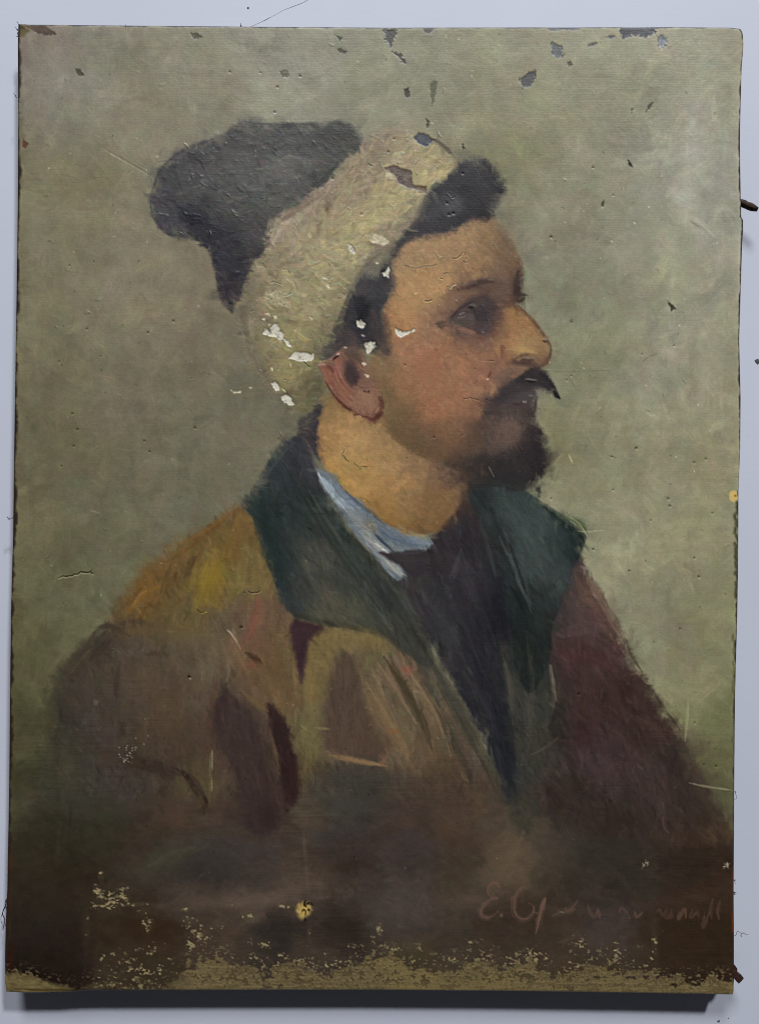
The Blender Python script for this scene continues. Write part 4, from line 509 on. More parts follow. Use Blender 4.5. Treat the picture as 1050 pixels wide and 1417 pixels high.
SS([([(420,1150),(424,1200),(428,1240)],3,(92,84,72),.35),([(205,1200),(240,1180),(270,1172)],5,(76,75,62),.35),([(690,1210),(712,1180),(724,1150)],6,(92,83,68),.35),([(820,1180),(846,1200),(872,1230)],4,(66,64,58),.3),([(300,1160),(330,1150),(360,1156)],4,(64,58,54),.4)], f=1., br=1., h=.03, rag=2)

B(704, 598, 17, 20, 8, (90,73,64), .5, .6); B(735, 630, 20, 26, 0, (46,39,41), .5, .6); B(690, 645, 30, 16, 0, (46,42,42), .45, .6)
# edges lost: beard into collar, neck into scarf, jaw turned warm
for b_ in [(690,668,40,6,2,(45,46,45),.75),(655,662,20,8,10,(54,48,45),.6),(730,672,14,6,-20,(50,50,47),.5),(642,690,7,26,8,(74,58,48),.65),(622,724,12,8,-40,(78,60,46),.55),(640,655,14,10,0,(70,56,48),.6),(600,628,30,9,14,(92,70,52),.55),(556,596,22,12,40,(98,78,54),.5),(660,600,12,24,10,(84,66,54),.5),(600,540,34,22,20,(146,102,72),.3),(700,660,30,8,0,(42,42,42),.5),(760,640,5,20,8,(70,64,54),.4)]: B(*b_, .7)
# cap end: worn nap, lit and dark areas; tuft highlights; cream ridges
for b_ in [(392,226,26,16,-10,(104,102,96),.55),(330,232,22,18,0,(90,88,83),.5),(430,200,24,12,-10,(64,62,57),.55),(470,190,22,10,0,(60,58,50),.55),(262,236,20,16,-30,(74,72,73),.4),(300,300,14,20,-40,(52,49,54),.5),(380,275,24,12,-25,(94,91,82),.5),(354,318,10,16,0,(78,74,72),.5),(236,296,16,16,0,(66,64,69),.4),(348,190,20,10,0,(80,78,74),.45),
           (622,284,14,13,0,(78,76,79),.6),(652,232,10,5,-15,(76,74,74),.5),(672,262,8,12,0,(62,60,62),.45),(600,300,12,7,-20,(64,61,63),.4),(640,262,8,6,0,(34,32,35),.5),(664,290,14,6,0,(36,34,37),.5)]: B(*b_, .7)
cr_ = np.random.default_rng(77)
for i in range(170):
    x = cr_.uniform(350, 612); y = cr_.uniform(196, 540)
    if LB[int(y), int(x)] != CAP: continue
    a = math.atan2(y - 330, x - 470) * .35 - .5 + cr_.normal(0, .4); L = cr_.uniform(8, 22); k = cr_.choice([1.09, 1.07, 1.05, .92, .94]); c = np.clip(CV[int(y), int(x)] * k * np.array([1.01, 1.0, .97]), 0, 200)
    S([(x, y), (x + math.cos(a) * L * .5, y + math.sin(a) * L * .5 + 1.5), (x + math.cos(a) * L, y + math.sin(a) * L)], cr_.uniform(.9, 2.4), c, o=.55, f=.8, br=.8, h=.12)
for i in range(60):
    x = cr_.uniform(215, 490); y = cr_.uniform(176, 400)
    if LB[int(y), int(x)] != FLAP: continue
    a = cr_.normal(.4, .5); L = cr_.uniform(6, 18)
    S([(x, y), (x + math.cos(a) * L * .5, y + math.sin(a) * L * .5 + 1.5), (x + math.cos(a) * L, y + math.sin(a) * L)], cr_.uniform(.8, 2.), CV[int(y), int(x)] * cr_.choice([1.22, 1.14, .8]), o=.55, f=.6, br=.6, h=.14)

# last adjustments: heavier brow, warmer turned jaw, softer eye, sleeve lost into the ground
for b_ in [(668,399,26,7,-8,(76,58,52),.55),(656,432,24,13,-10,(62,52,52),.35),(604,600,40,18,22,(106,79,58),.4),(560,570,20,26,10,(108,84,60),.35),(640,570,22,20,0,(124,92,72),.3),(590,505,30,20,0,(152,106,78),.3),(625,525,20,18,0,(150,108,82),.25),(600,420,26,12,-20,(162,128,92),.3),(700,340,12,30,-14,(110,88,68),.4),(750,498,8,8,0,(112,86,66),.4),
           (72,985,10,36,4,(66,64,49),.55),(66,1040,14,40,4,(60,59,45),.5),(84,1090,22,30,0,(56,54,44),.45),(104,918,8,22,42,(64,60,47),.4)]: B(*b_, .7)
for b_ in [(195,872,40,12,-8,(92,76,50),.5),(255,872,40,14,0,(96,82,54),.45),(160,940,60,46,0,(74,62,50),.4),(230,960,50,50,0,(80,66,50),.35),(300,900,40,30,0,(90,75,54),.35),(210,1020,70,30,0,(66,56,46),.4),(345,930,26,40,0,(98,76,54),.3)]: B(*b_, .7)
S([(136,852),(104,886),(70,926)], 6, (93,91,69), o=.7, f=1., br=.4)
S([(150,862),(120,892),(90,928)], 5, (66,58,48), o=.6, f=1., br=.5, rag=1.5)
CV[LB == BG] *= np.array([1.004, 1., .988], np.float32); CV[LB == CAP] *= np.array([1.03, 1.01, 1.03], np.float32)
# ---------- age: grime, losses, cracks, bare linen ----------
LOSSES = []
def tr(pts, ox, oy, sc): return [(ox + x / sc, oy + y / sc) for x, y in pts]
wz = ss(900, 1080, YY) * ((LB == LCOAT) | (LB == RCOAT))
CV *= (1 + wz[..., None] * np.array([.02, -.012, -.015], np.float32))
CV[LB == RCOL] *= .9; CV[LB == LCOL] *= .94
mott = fbm(XX, YY, 11, 8, 4); spk = look(XX / 1.7, YY / 1.5); spk2 = look(XX / 3.1 + 40, YY / 2.9)
CV *= (1 + .03 * mott + .012 * spk + .014 * spk2 + .045 * fbm(XX, YY, 55, 9, 4))[..., None]
hz = look(XX / 26, YY / 1.15) * np.clip(.3 + 1.2 * look(XX / 70 + 3, YY / 60), 0, 1)
CV *= (1 + .04 * hz * (.4 + .8 * ss(500, 1300, YY)))[..., None]
RL += .035 * mott + .015 * spk2 + .015 * hz

def loss(pts, col, dep=.45, f=1.2, rag=1.2, name=None, s=0, rim=True):
    q, a = pmask(pts, f, rag, s, 2.2)
    if rim:
        qq, a2 = pmask(pts, f + 1.6, rag, s, 2.2); k = (a2 * .22)[..., None]; CV[qq] *= (1 - k)
    lay(q, a, col, (20, 5, 3, .14)); CV[q] *= (1 - .2 * a * np.clip(FA[q] + .5 * FD[q], 0, 1))[..., None]; RL[q] -= a * dep
    if name: LOSSES.append((name, q, a > .5))

def crack(pts, w=.9, dep=.35, col=None, o=.75, lip=.5, lit=(1.4)):
    p = smooth(pts, 4, False) if len(pts) > 2 else np.array(pts, np.float32)
    k = CV[int(np.clip(pts[0][1], 0, PH - 1)), int(np.clip(pts[0][0], 0, PW - 1))].copy()
    q_ = smooth(pts, 3, False) if len(pts) > 2 else np.array([pts[0], ((pts[0][0] + pts[1][0]) / 2, (pts[0][1] + pts[1][1]) / 2), pts[1]])
    pts = [(x + rng.normal(0, .55), y + rng.normal(0, .8)) for x, y in q_]; w = w * rng.uniform(.65, 1.15)
    up = [(x - .3, y - 1.6 * w) for x, y in pts]; dn = [(x + .3, y + 1.5 * w) for x, y in pts]
    S(dn, w * 1.1, np.clip(k * lit + 12, 0, 215), o=.7, f=.6, br=.5, h=lip, s=0)  # light catching the lower lip, painted as a paler stroke
    S(up, w * 1.2, k * 1.08, o=.3, f=.8, br=.4, h=lip * .7, s=0)
    S(pts, w, col if col else k * .42, o=o, f=.6, br=.35, h=-dep, rag=.6, s=0, tap=(.15, .15))

def pit(x, y, r=2., col=(60,54,40), hi=1.3):
    k = CV[int(y), int(x)].copy(); B(x, y, r, r * .8, 20, col, .9, .5)
    B(x + r * .6, y + r * 1.0, r * .8, r * .45, 20, np.clip(k * hi, 0, 235), .8, .3)  # painted highlight on the lower side of the pit
    q = box(np.array([[x - 5, y - 5], [x + 5, y + 5]]), 0); RL[q] -= .35 * np.exp(-((XX[q] - x) ** 2 + (YY[q] - y) ** 2) / (r * r))

z3 = lambda *p: tr(p, 310, 380, 4.2); z2 = lambda *p: tr(p, 430, 150, 3.75); z4 = lambda *p: tr(p, 530, 330, 4.04); zt = lambda *p: tr(p, 500, 20, 2.283)
W = (206,201,184)
# white ground showing
for p in [z3((225,340),(240,315),(265,325),(280,290),(315,285),(320,315),(350,345),(335,385),(320,378),(300,360),(260,355)), z3((350,375),(370,380),(392,410),(385,420),(365,408)),
          z3((375,485),(400,455),(430,447),(470,452),(500,460),(525,455),(525,490),(500,503),(440,505),(400,490)), z3((275,630),(300,622),(320,645),(320,670),(305,675),(285,655)),
          z3((330,710),(360,697),(390,715),(410,755),(395,762),(350,745)), z3((770,270),(800,260),(820,285),(805,310),(775,300)), z3((812,395),(850,387),(880,390),(875,420),(850,455),(830,458),(822,430)),
          z4((65,500),(85,515),(130,520),(175,505),(182,515),(140,535),(100,555),(78,545)), z2((195,705),(215,710),(235,745),(220,755),(200,735)), z2((360,850),(385,845),(405,815),(412,840),(405,880),(380,870))]:
    loss(p, W, name='paint_loss'); qd, ad = pmask(p, 2, 1.2, 0); CV[qd] *= (1 - .16 * ad * np.clip(.4 + FD[qd] + FA[qd], 0, 1))[..., None]
for p in [z3((380,515),(390,520),(398,540),(385,535)), z3((330,660),(355,670),(355,680)), z3((40,670),(60,682),(100,675),(95,688),(60,690)), z3((795,352),(815,350),(828,358),(815,365)), z3((800,512),(820,508),(830,520),(815,530)), z2((330,798),(345,795),(352,806),(338,812)),
          z2((85,905),(95,912),(97,932),(88,925)), z2((60,878),(80,876),(86,888),(70,888)), z3((225,258),(238,252),(236,268)), z3((290,240),(305,238),(308,256),(296,254)), z3((258,288),(268,284),(266,300)), z3((272,540),(284,538),(284,556),(276,554)), z3((150,655),(162,655),(158,664)), z3((590,30),(604,50),(608,75),(598,72)), z3((570,12),(596,18),(590,28)), z3((495,240),(515,258),(505,262)), z3((240,225),(262,222),(268,236)), z3((820,580),(840,585),(835,600))]:
    loss(p, (196,188,160), dep=.2, rim=False)
# thinner losses showing grey ground
loss(z2((385,312),(430,295),(475,312),(522,328),(525,398),(560,402),(600,405),(597,442),(560,425),(500,410),(455,390),(435,350)), (106,93,83), .3, name='paint_loss')
loss(z2((545,402),(600,405),(590,445),(560,440)), (118,100,78), .1, rim=False)
loss(z2((380,335),(405,330),(435,360),(430,368),(395,358)), (186,176,142), .1, rim=False)
loss(z2((530,155),(560,125),(610,140),(640,165),(600,200),(560,185)), (82,82,87), .25, name='paint_loss')
for p, c in [(zt((70,45),(115,42),(105,80),(95,103),(80,90)),(82,80,76)),(zt((95,120),(130,122),(130,140),(148,155),(138,160),(118,140)),(88,86,78)),(zt((600,95),(625,92),(640,110),(635,135),(615,138),(600,120)),(96,98,95)),
             (zt((500,205),(530,185),(550,180),(548,200),(530,225),(510,230)),(80,78,75)),(zt((805,52),(830,38),(950,38),(930,55),(900,76),(880,68),(850,64),(820,74)),(66,65,68)),(zt((932,70),(950,60),(965,75),(960,105),(938,100)),(122,126,130))]:
    loss([(sum(v[0] for v in p) / len(p) + (x - sum(v[0] for v in p) / len(p)) * .92, y) for x, y in p], c, .22, rag=3.4, s=0, name='paint_loss')
for p, c in [(zt((195,45),(230,42),(215,62),(200,60)),(84,80,66)),(zt((135,235),(150,230),(152,260),(140,262)),(76,70,52)),(zt((645,150),(660,148),(667,160),(655,167)),(88,82,64)),(zt((710,100),(735,88),(755,90),(720,102)),(98,96,84)),(zt((765,72),(798,66),(800,74),(780,76)),(84,84,82)),
             (zt((582,38),(690,38),(690,50),(640,48),(595,52)),(96,97,98)),(zt((905,285),(925,275),(915,295),(895,312)),(88,82,64)),(zt((848,296),(856,300),(852,318)),(96,92,72)),([(102,93),(112,95),(116,103),(108,105)],(84,80,62)),([(36,36),(60,35),(78,47),(62,49),(48,43)],(92,80,70)),
             ([(923,416),(930,422),(937,428),(928,431),(926,424)],(74,72,58)),([(462,48),(474,52),(470,57)],(88,86,70)),([(466,67),(480,71),(478,75),(470,72)],(80,76,60)),([(866,219),(872,224),(876,233),(871,231)],(44,40,32)),([(832,281),(836,276),(834,288)],(80,78,60)),([(264,46),(274,46),(282,52),(268,54)],(96,92,74)),([(386,98),(396,96),(402,106),(390,108)],(106,102,80)),
             ([(595,122),(600,112),(604,116),(601,142),(597,150)],(104,102,78)),([(590,165),(594,168),(591,178)],(84,80,60)),([(566,30),(572,34),(568,40)],(90,88,80)),([(640,200),(644,206),(640,208)],(70,66,50)),([(32,190),(38,198),(36,206),(31,202)],(96,66,50)),([(786,448),(790,442),(798,446)],(112,110,86))]:
    loss(p, c, .15, rag=1.6, rim=False)
# lifted, curling flakes on the cap
loss(z3((230,110),(260,100),(320,105),(350,135),(360,182),(320,175),(260,165),(235,145)), (162,153,124), -.12, f=3, rag=3, rim=False)
loss(z2((300,670),(340,650),(375,660),(400,690),(380,710),(330,700)), (186,176,150), .12, f=2, rag=2, rim=False); loss(z2((262,770),(290,750),(305,755),(285,780)), (172,160,130), .05, f=2, rag=2, rim=False)
for p in [[(374,391),(382,391),(391,394)],[(385,403),(395,410),(404,406)],[(392,421),(397,423)],[(391,372),(397,373),(403,377)],[(363,365),(368,370)],[(510,228),(516,230)],[(524,224),(528,231),(536,232)],[(600,230),(607,235)],[(535,283),(546,290)],[(500,326),(507,328),(516,325)],[(560,262),(572,264)],
          [(558,368),(575,371),(590,369),(606,366)],[(603,351),(609,357),(616,357)],[(628,357),(636,355),(642,350),(646,354)],[(641,360),(646,364)],[(618,395),(623,398),(630,392)],[(588,415),(597,416)],[(612,378),(624,377)],[(608,385),(613,386)],
          [(618,267),(624,274),(629,273)],[(614,283),(623,281)],[(217,293),(226,296),(233,298)],[(321,291),(329,299),(337,305)],[(275,251),(281,255),(287,257)],[(353,274),(366,275)],[(329,359),(334,361),(338,363)],[(258,300),(266,296),(276,297)],[(262,305),(272,303),(284,310)],[(282,292),(292,300)],[(290,312),(302,315)],
          [(474,628),(478,634),(484,640)],[(495,646),(500,650)],[(490,641),(496,645),(510,646)],[(478,620),(476,626)],[(272,843),(278,848),(286,846)],[(670,553),(682,557)],[(650,551),(662,553)],[(637,602),(643,603)],[(640,551),(650,550)],[(672,500),(682,498)],[(752,471),(757,472)],[(694,477),(698,484)],[(420,500),(428,508)],[(392,526),(400,527)],[(346,432),(352,430)]]:
    crack(p, .62, o=.62)
for i in range(120):
    x = rng.uniform(215, 620); y = rng.uniform(180, 545); k_ = LB[int(y), int(x)]
    if k_ not in (CAP, FLAP): continue
    a = rng.normal(-.2, .7); L = rng.uniform(2, 7)
    crack([(x, y), (x + L * math.cos(a), y + L * math.sin(a))], rng.uniform(.35, .6), dep=.25, o=.45, lip=.6, lit=1.3)
for i in range(150):
    x = rng.uniform(40, 1005); y = rng.uniform(50, 1000); k_ = LB[int(y), int(x)]
    a = rng.normal(0, .6); L = rng.uniform(2, 9)
    crack([(x, y), (x + L * math.cos(a), y + L * math.sin(a))], rng.uniform(.3, .5), dep=.2, o=.35, lip=.45, lit=1.16)
crack([(80,801),(92,797),(103,796),(112,792),(122,792),(128,789)], 1.2, dep=.5, col=(48,44,30)); pit(127,793,2.4)
crack([(344,819),(352,821),(360,818)], 1., col=(40,32,26)); pit(334,868,2,(40,28,24),1.5); pit(262,937,2.2,(36,30,24),2.2); crack([(315,872),(322,879),(327,888)],.8,col=(150,132,112),lip=.5); pit(338,820,1.5)
for x, y in [(621,297),(627,295),(618,281)]: pit(x, y, 2., (14,12,14), 1.6)
for x, y in [(100,572),(102,617),(200,610),(207,625),(107,594),(270,592),(205,460),(240,444),(85,645),(120,455),(82,500),(140,493),(96,367),(130,362),(318,99),(360,100),(380,155),(384,120),(415,105),(820,232),(833,285),(762,328),(762,690),(848,270),(790,520),(784,526),(888,490),(932,478),(870,790),(960,772),(966,798),(900,720),(846,632),(848,678),(976,635),(880,620),(960,640),(940,870),(924,690),(973,1058),(990,1060),(985,710),(926,700),(800,960),(960,1000),(820,760),(640,240),(460,247),(500,296),(537,210),(545,192),(560,505),(600,605)]:
    pit(x, y, rng.uniform(1.1, 2.), CV[int(y), int(x)] * .5, 1.25)
for i in range(260):     # dust and fly specks
    x = rng.uniform(30, 1010); y = rng.uniform(45, 1340)
    c = CV[int(y), int(x)]; B(x, y, rng.uniform(.8, 2.), rng.uniform(.6, 1.2), rng.uniform(0, 180), np.clip(c * rng.choice([.55, .7, 1.35, 1.6]), 0, 230), .65, .2)
for p, c, w in [([(145,208),(175,225),(210,245)],(168,162,140),1.1),([(150,208),(180,224),(208,241)],(96,92,72),.8),([(132,187),(140,190)],(160,154,132),1),([(956,300),(968,307),(982,316)],(182,180,162),1.6),([(960,305),(972,313),(990,330)],(176,174,156),1.),([(955,306),(970,316)],(120,118,98),1.),([(765,597),(780,620),(793,644)],(128,122,80),1.),([(786,628),(792,642)],(186,178,140),1.2),  # scratches; shadow and highlight of a few are drawn in as strokes
                ([(893,570),(900,575),(906,574)],(180,178,158),1.1),([(892,567),(900,570)],(100,98,78),.9),([(785,518),(795,535)],(108,106,82),.8),([(748,511),(780,514),(850,512)],(112,112,84),.7),([(888,500),(900,492),(908,490)],(112,110,88),.9),([(842,630),(855,634)],(100,98,76),1.),([(800,735),(812,736),(835,734)],(168,164,130),.7),([(782,712),(800,724),(812,742)],(150,150,112),1.),
                ([(953,1083),(975,1088),(1014,1094)],(150,144,116),1.3),([(955,1086),(975,1092)],(60,54,40),1.),([(951,967),(950,995),(947,1025)],(150,148,110),2.2),([(676,646),(680,655),(683,660)],(132,122,100),1.),([(677,650),(682,661)],(30,28,28),.8),([(916,1130),(918,1145),(924,1152)],(84,72,64),.8),([(291,1043),(291,1062)],(104,98,72),1.),([(291,1072),(291,1100)],(92,88,62),1.),([(160,620),(180,624)],(120,116,90),.8),([(125,706),(140,711)],(134,130,104),.9),([(470,520),(472,524)],(150,110,92),1)]:
    S(p, w * .85, c, o=.5, f=.7, br=.9, h=.12, rag=.8)
for i in range(70):     # abraded weave tops
    cx, cy, sx, sy = [(182,1040,14,14),(892,1196,5,6),(1004,1198,5,7),(515,728,10,9),(175,1048,16,10)][int(rng.integers(5))]
    x = cx + rng.normal(0, sx * .5); y = cy + rng.normal(0, sy * .5) - (x - cx) * .5
    B(x, y, rng.uniform(.7, 1.5), rng.uniform(.6, 1.), 0, (150,142,124), .75, .2)
P([(1010,682),(1016,679),(1021,684),(1021,693),(1014,694),(1009,690)], (190,166,104), f=1.5, rag=1.5); B(1017,686,2,1.6,0,(110,60,30),.8)
for y in range(695, 830, 3): B(1018 + rng.normal(0, 1.2), y, 2.4, 3, 0, (54,56,38), .7)
for y in range(880, 1140, 4): B(1015 + rng.normal(0, 1.), y, 1.8, 3.5, 0, (70,68,40), .5)
# top edge grime and rubbed corner
for x in range(30, 1020, 5): B(x, np.interp(x, [24,340,525,930,1022], [33,36,38,37.5,38.5]), 5, 1.6, 0, (104,104,104), .55 * rng.random())
P([(22,30),(36,30),(40,40),(34,50),(26,50)], (96,84,56), f=3, rag=3); B(30,38,5,3,20,(50,44,34),.7); B(36,80,7,30,0,(124,112,104),.5); B(34,60,6,12,0,(118,104,96),.5)
# bare linen along the foot, paint worn off the high threads
bx_ = [0,40,75,108,112,150,190,230,255,262,300,330,380,400,430,450,470,497,505,530,555,562,575,620,660,700,722,735,745,765,800,830,870,903,908,960,1050]
by_ = [1342,1346,1358,1364,1352,1346,1352,1356,1330,1314,1316,1334,1336,1332,1336,1344,1338,1332,1316,1314,1318,1326,1330,1332,1328,1336,1326,1318,1340,1346,1336,1330,1338,1342,1350,1350,1350]
q = (slice(1100, PH), slice(0, PW)); X = XX[q]; Y = YY[q]
CV[q] *= (1 + np.array([-.03, -.06, -.085], np.float32) * ss(1100, 1200, Y)[..., None])
yb = np.interp(X[0], bx_, by_)[None, :] + 4
n1 = fbm(X, Y * 1.5, 8, 5, 3); n2 = look(X / 2.4, Y / 1.7); n3 = fbm(X * .8, Y * 1.3, 19, 15, 4); n4 = look(X / 3.7 + 8, Y / 2.1); nw = look(X / 20, Y / 1.25)
dep = (Y - yb) / 10
side = .30 + .70 * ss(225, 275, X + 20 * n3) + .5 * (1 - ss(60, 112, X + 14 * n3))
m = ss(-.15, .75, np.clip(dep, -2, 1.5) * .8 + n3 * 1.3 + n1 * .9 + n2 * .22 + n4 * .18) * np.clip(side, 0, 1)
lin = np.array([108,96,66], np.float32) * (1 + .12 * n1 + .13 * n2 + .12 * n3 + .12 * nw)[..., None]
lin = lin + (np.array([126,110,68], np.float32) - lin) * (.45 * ss(.0, .5, fbm(X, Y, 40, 6, 2)))[..., None]
CV[q] += (lin - CV[q]) * (m * .85)[..., None]
dk = ss(.05, .40, n2 * .45 + n1 * .55 + n3 * .55 + n4 * .3 - .04) * m * (1 - .45 * ss(1352, 1370, Y))
CV[q] += (np.array([56,47,35], np.float32) - CV[q]) * (.72 * dk)[..., None]
cr = ss(.25, .55, n2 * .55 + n4 * .6 + n1 * .35) * np.exp(-(dep + .3) ** 2 / 1.3) * np.clip(side, .35, 1)
CV[q] += (np.array([130,118,86], np.float32) - CV[q]) * (.5 * cr)[..., None]
sc = 0                                                            # scattered rubs above the worn strip
for (x, y, rx, ry, k) in [(150,1246,26,18,.9),(135,1232,8,14,.8),(172,1238,10,12,.95),(140,1215,5,12,.7),(200,1262,14,10,.8),(205,1278,10,16,.8),(262,1276,12,10,1),(275,1294,18,16,.9),(265,1310,12,14,.9),(205,1314,36,16,.6),(180,1334,60,18,.6),(300,1282,18,10,.7),(345,1270,14,8,.8),(365,1306,16,12,.7),(420,1258,14,11,.9),(428,1290,4,18,.7),(120,1290,6,34,.6),(525,1290,6,18,.8),(518,1302,8,14,.8),(540,1312,18,8,.8),(650,1312,6,14,.7),(732,1324,14,12,1),(800,1302,38,18,.65),(905,1300,6,36,.8),(850,1314,30,16,.55),(258,1258,22,4,.8),(188,1252,24,4,.8),(330,1254,70,4,.5),(400,1254,18,4,.9),(780,1262,14,8,.5),(560,1306,8,6,.6),(690,1318,5,12,.6)]:
    sc = np.maximum(sc, k * np.exp(-((X - x) / rx) ** 2 - ((Y - y) / ry) ** 2))
sc = np.maximum(sc * (.8 + .5 * n3), .42 * ss(1262, 1345, Y + 26 * n3) * ss(105, 135, X + 20 * n3) * (1 - ss(900, 915, X)))
m2 = ss(.02, .42, sc * 1.0 + n1 * .85 + n2 * .28 + n4 * .3 - .60) * ss(.18, .45, sc)
CV[q] += (np.array([84,75,58], np.float32) - CV[q]) * (.45 * sc)[..., None]
spc = np.array([126,114,86], np.float32) * (1 + .15 * n2)[..., None]
CV[q] += (spc - CV[q]) * (m2 * .8 * (1 - m))[..., None]
RL[q] -= .14 * np.maximum(m * (1 - dk), m2 * .8) - .04 * m * nw
LINEN_MASK = np.zeros((PH, PW), bool); LINEN_MASK[q] = (Y > yb - 4) & (Y > 1300)
P([(410,1256),(420,1248),(430,1254),(428,1266),(418,1274),(412,1268)], (164,140,78), f=4, rag=3, o=.8)
for p in [[(423,1246),(421,1252),(424,1256)],[(420,1258),(423,1263),(421,1268)],[(424,1252),(429,1249)],[(418,1262),(420,1259)],[(426,1258),(428,1261)],[(422,1270),(422,1275)],[(431,1250),(432,1253)]]: S(p, 1.2, (30,23,14), o=.85, f=.6, br=.5, h=-.3, rag=1.2)
for p in [(425,1262),(416,1256),(428,1256),(420,1268)]: B(p[0], p[1], 3, 2, 20, (150,130,78), .6, .5)
S([(8,1350),(12,1366),(12,1374)], 3, (112,98,60), o=.8, br=.6); P([(10,1352),(24,1346),(44,1352),(76,1362),(100,1370),(10,1376)], (98,87,58), f=4, rag=3, o=.8, tex=(10,10,3,.2)); S([(20,1368),(60,1370),(110,1369)], 1.4, (60,50,30), o=.7, br=.6); S([(8,1376),(60,1374),(110,1373)], 2, (108,96,66), o=.7, br=.5); B(16,1330,4,18,0,(52,28,16),.6)
S([(16,1150),(14,1300)], 3, (58,40,26), o=.5, br=.8)
S([(1013,1200),(1013,1290)], 2.5, (86,44,26), o=.6, br=.7)
# handling dirt along the turned edges
Lx = lambda y: np.interp(y, [30,60,160,290,420,640,740,800,850,960,1110,1190,1230,1250,1290,1320,1360,1374], [24.5,23.6,24,23.4,21.6,18.2,17,15.3,14,12.7,11.3,9.5,9,8,6.5,5.8,6,7.5])
Rx = lambda y: np.interp(y, [36,39,46,60,75,92,160,200,265,300,304,318,340,470,550,620,680,740,800,850,960,1060,1230,1300,1360,1372,1379], [1021,1025.5,1028.5,1029.4,1028.6,1027,1025.2,1024.6,1025.6,1026.5,1029,1029,1027.6,1023.6,1025.6,1025,1022.6,1022.4,1021.8,1021,1018,1017,1016,1016.4,1016.4,1016,1014.5])
Ty = lambda x: np.interp(x, [0,24,40,340,525,930,1010,1022,1032], [31.5,31.5,32.4,35.2,36.6,36,36.6,38,42])
By = lambda x: np.interp(x, [0,8,40,90,120,500,700,900,1010,1040], [1372,1374,1375.5,1374.5,1372,1371.6,1373,1376,1378,1378])
dl = XX - Lx(YY); dr = Rx(YY) - XX; dt = YY - Ty(XX); nn = fbm(XX, YY, 16, 31, 3)
for dist, wd, c, o in [(dl, 5.4, (42,35,31), .9), (dr, 3.4, (46,47,42), .9), (dt, 3.0, (58,58,63), .9)]:
    a = (1 - ss(wd * .35, wd * 1.25, dist + nn * wd * .8 + FA * .8)) * o * (1 if wd > 2.3 else .75)
    a = a * (YY < 1345); CV[:] += (np.array(c, np.float32) - CV) * a[..., None]
# ---------- signature ----------
SG = (97,75,65)
sig0 = CV.copy()
for p, w, o in [([(690,1227),(686,1222),(679,1224),(676,1232),(681,1240),(688,1242)],1.8,.75),([(688,1243),(676,1246),(666,1256),(664,1265),(671,1270),(682,1267),(689,1261)],1.9,.7),([(692,1265),(694,1268)],1.8,.7),([(729,1229),(722,1226),(714,1236),(710,1250),(712,1264),(720,1272),(730,1271),(737,1263),(738,1254),(732,1250)],2.1,.75),([(722,1228),(715,1240),(714,1256)],1.5,.5),([(754,1242),(750,1256),(745,1276),(741,1292)],2.2,.7),([(748,1256),(754,1244)],1.6,.5),
   ([(738,1262),(745,1264),(750,1258)],1.3,.5),([(764,1268),(775,1262),(788,1258),(798,1246)],2.4,.4),([(782,1256),(784,1262),(795,1258)],1.6,.45),([(812,1250),(816,1262),(822,1268),(826,1258)],1.4,.5),([(826,1256),(830,1270)],1.2,.5),([(856,1262),(860,1256),(866,1262),(870,1270)],1.3,.5),([(876,1258),(880,1268),(888,1262)],1.3,.5),([(908,1262),(912,1258),(916,1268)],1.4,.4),([(922,1256),(920,1268),(928,1268),(928,1258)],1.6,.4),([(940,1258),(938,1270),(946,1258),(948,1270)],1.5,.4),([(958,1258),(955,1268),(964,1262),(966,1270)],1.7,.45),([(974,1262),(972,1284),(980,1262)],1.4,.35),([(986,1244),(983,1258),(984,1272)],1.6,.4),([(996,1246),(993,1260),(994,1272)],1.6,.35),([(790,1298),(800,1292),(806,1304)],1.3,.3),([(770,1305),(780,1302),(786,1300)],1.2,.3)]:
    S(p, w * 1.6, SG, o=min(.85, o * 1.2), f=1., br=1.3, h=.05, rag=1.4)
SIGM = np.abs(CV - sig0).sum(2) > 9
def blur(A, r):
    for ax in (0, 1):
        for _ in range(2):
            c = np.cumsum(np.pad(A, [(r + 1, r) if i == ax else (0, 0) for i in range(A.ndim)], mode='edge'), ax, dtype=np.float64)
            n = A.shape[ax]; A = ((np.take(c, range(2 * r + 1, n + 2 * r + 1), ax) - np.take(c, range(0, n), ax)) / (2 * r + 1)).astype(np.float32)
    return A
CV += np.clip((CV - blur(CV, 1)) * .7 + (CV - blur(CV, 6)) * .2, -26, 30)      # unsharp mask, raises local contrast of the paint colour
CV[:] = np.clip(CV, 4, 240)
# </paint>
LIGHT = [.615, .020, -.150, -.026, .075, -.010]; TINT = np.array([.953, 1.005, 1.07], np.float32); SHEEN = .006

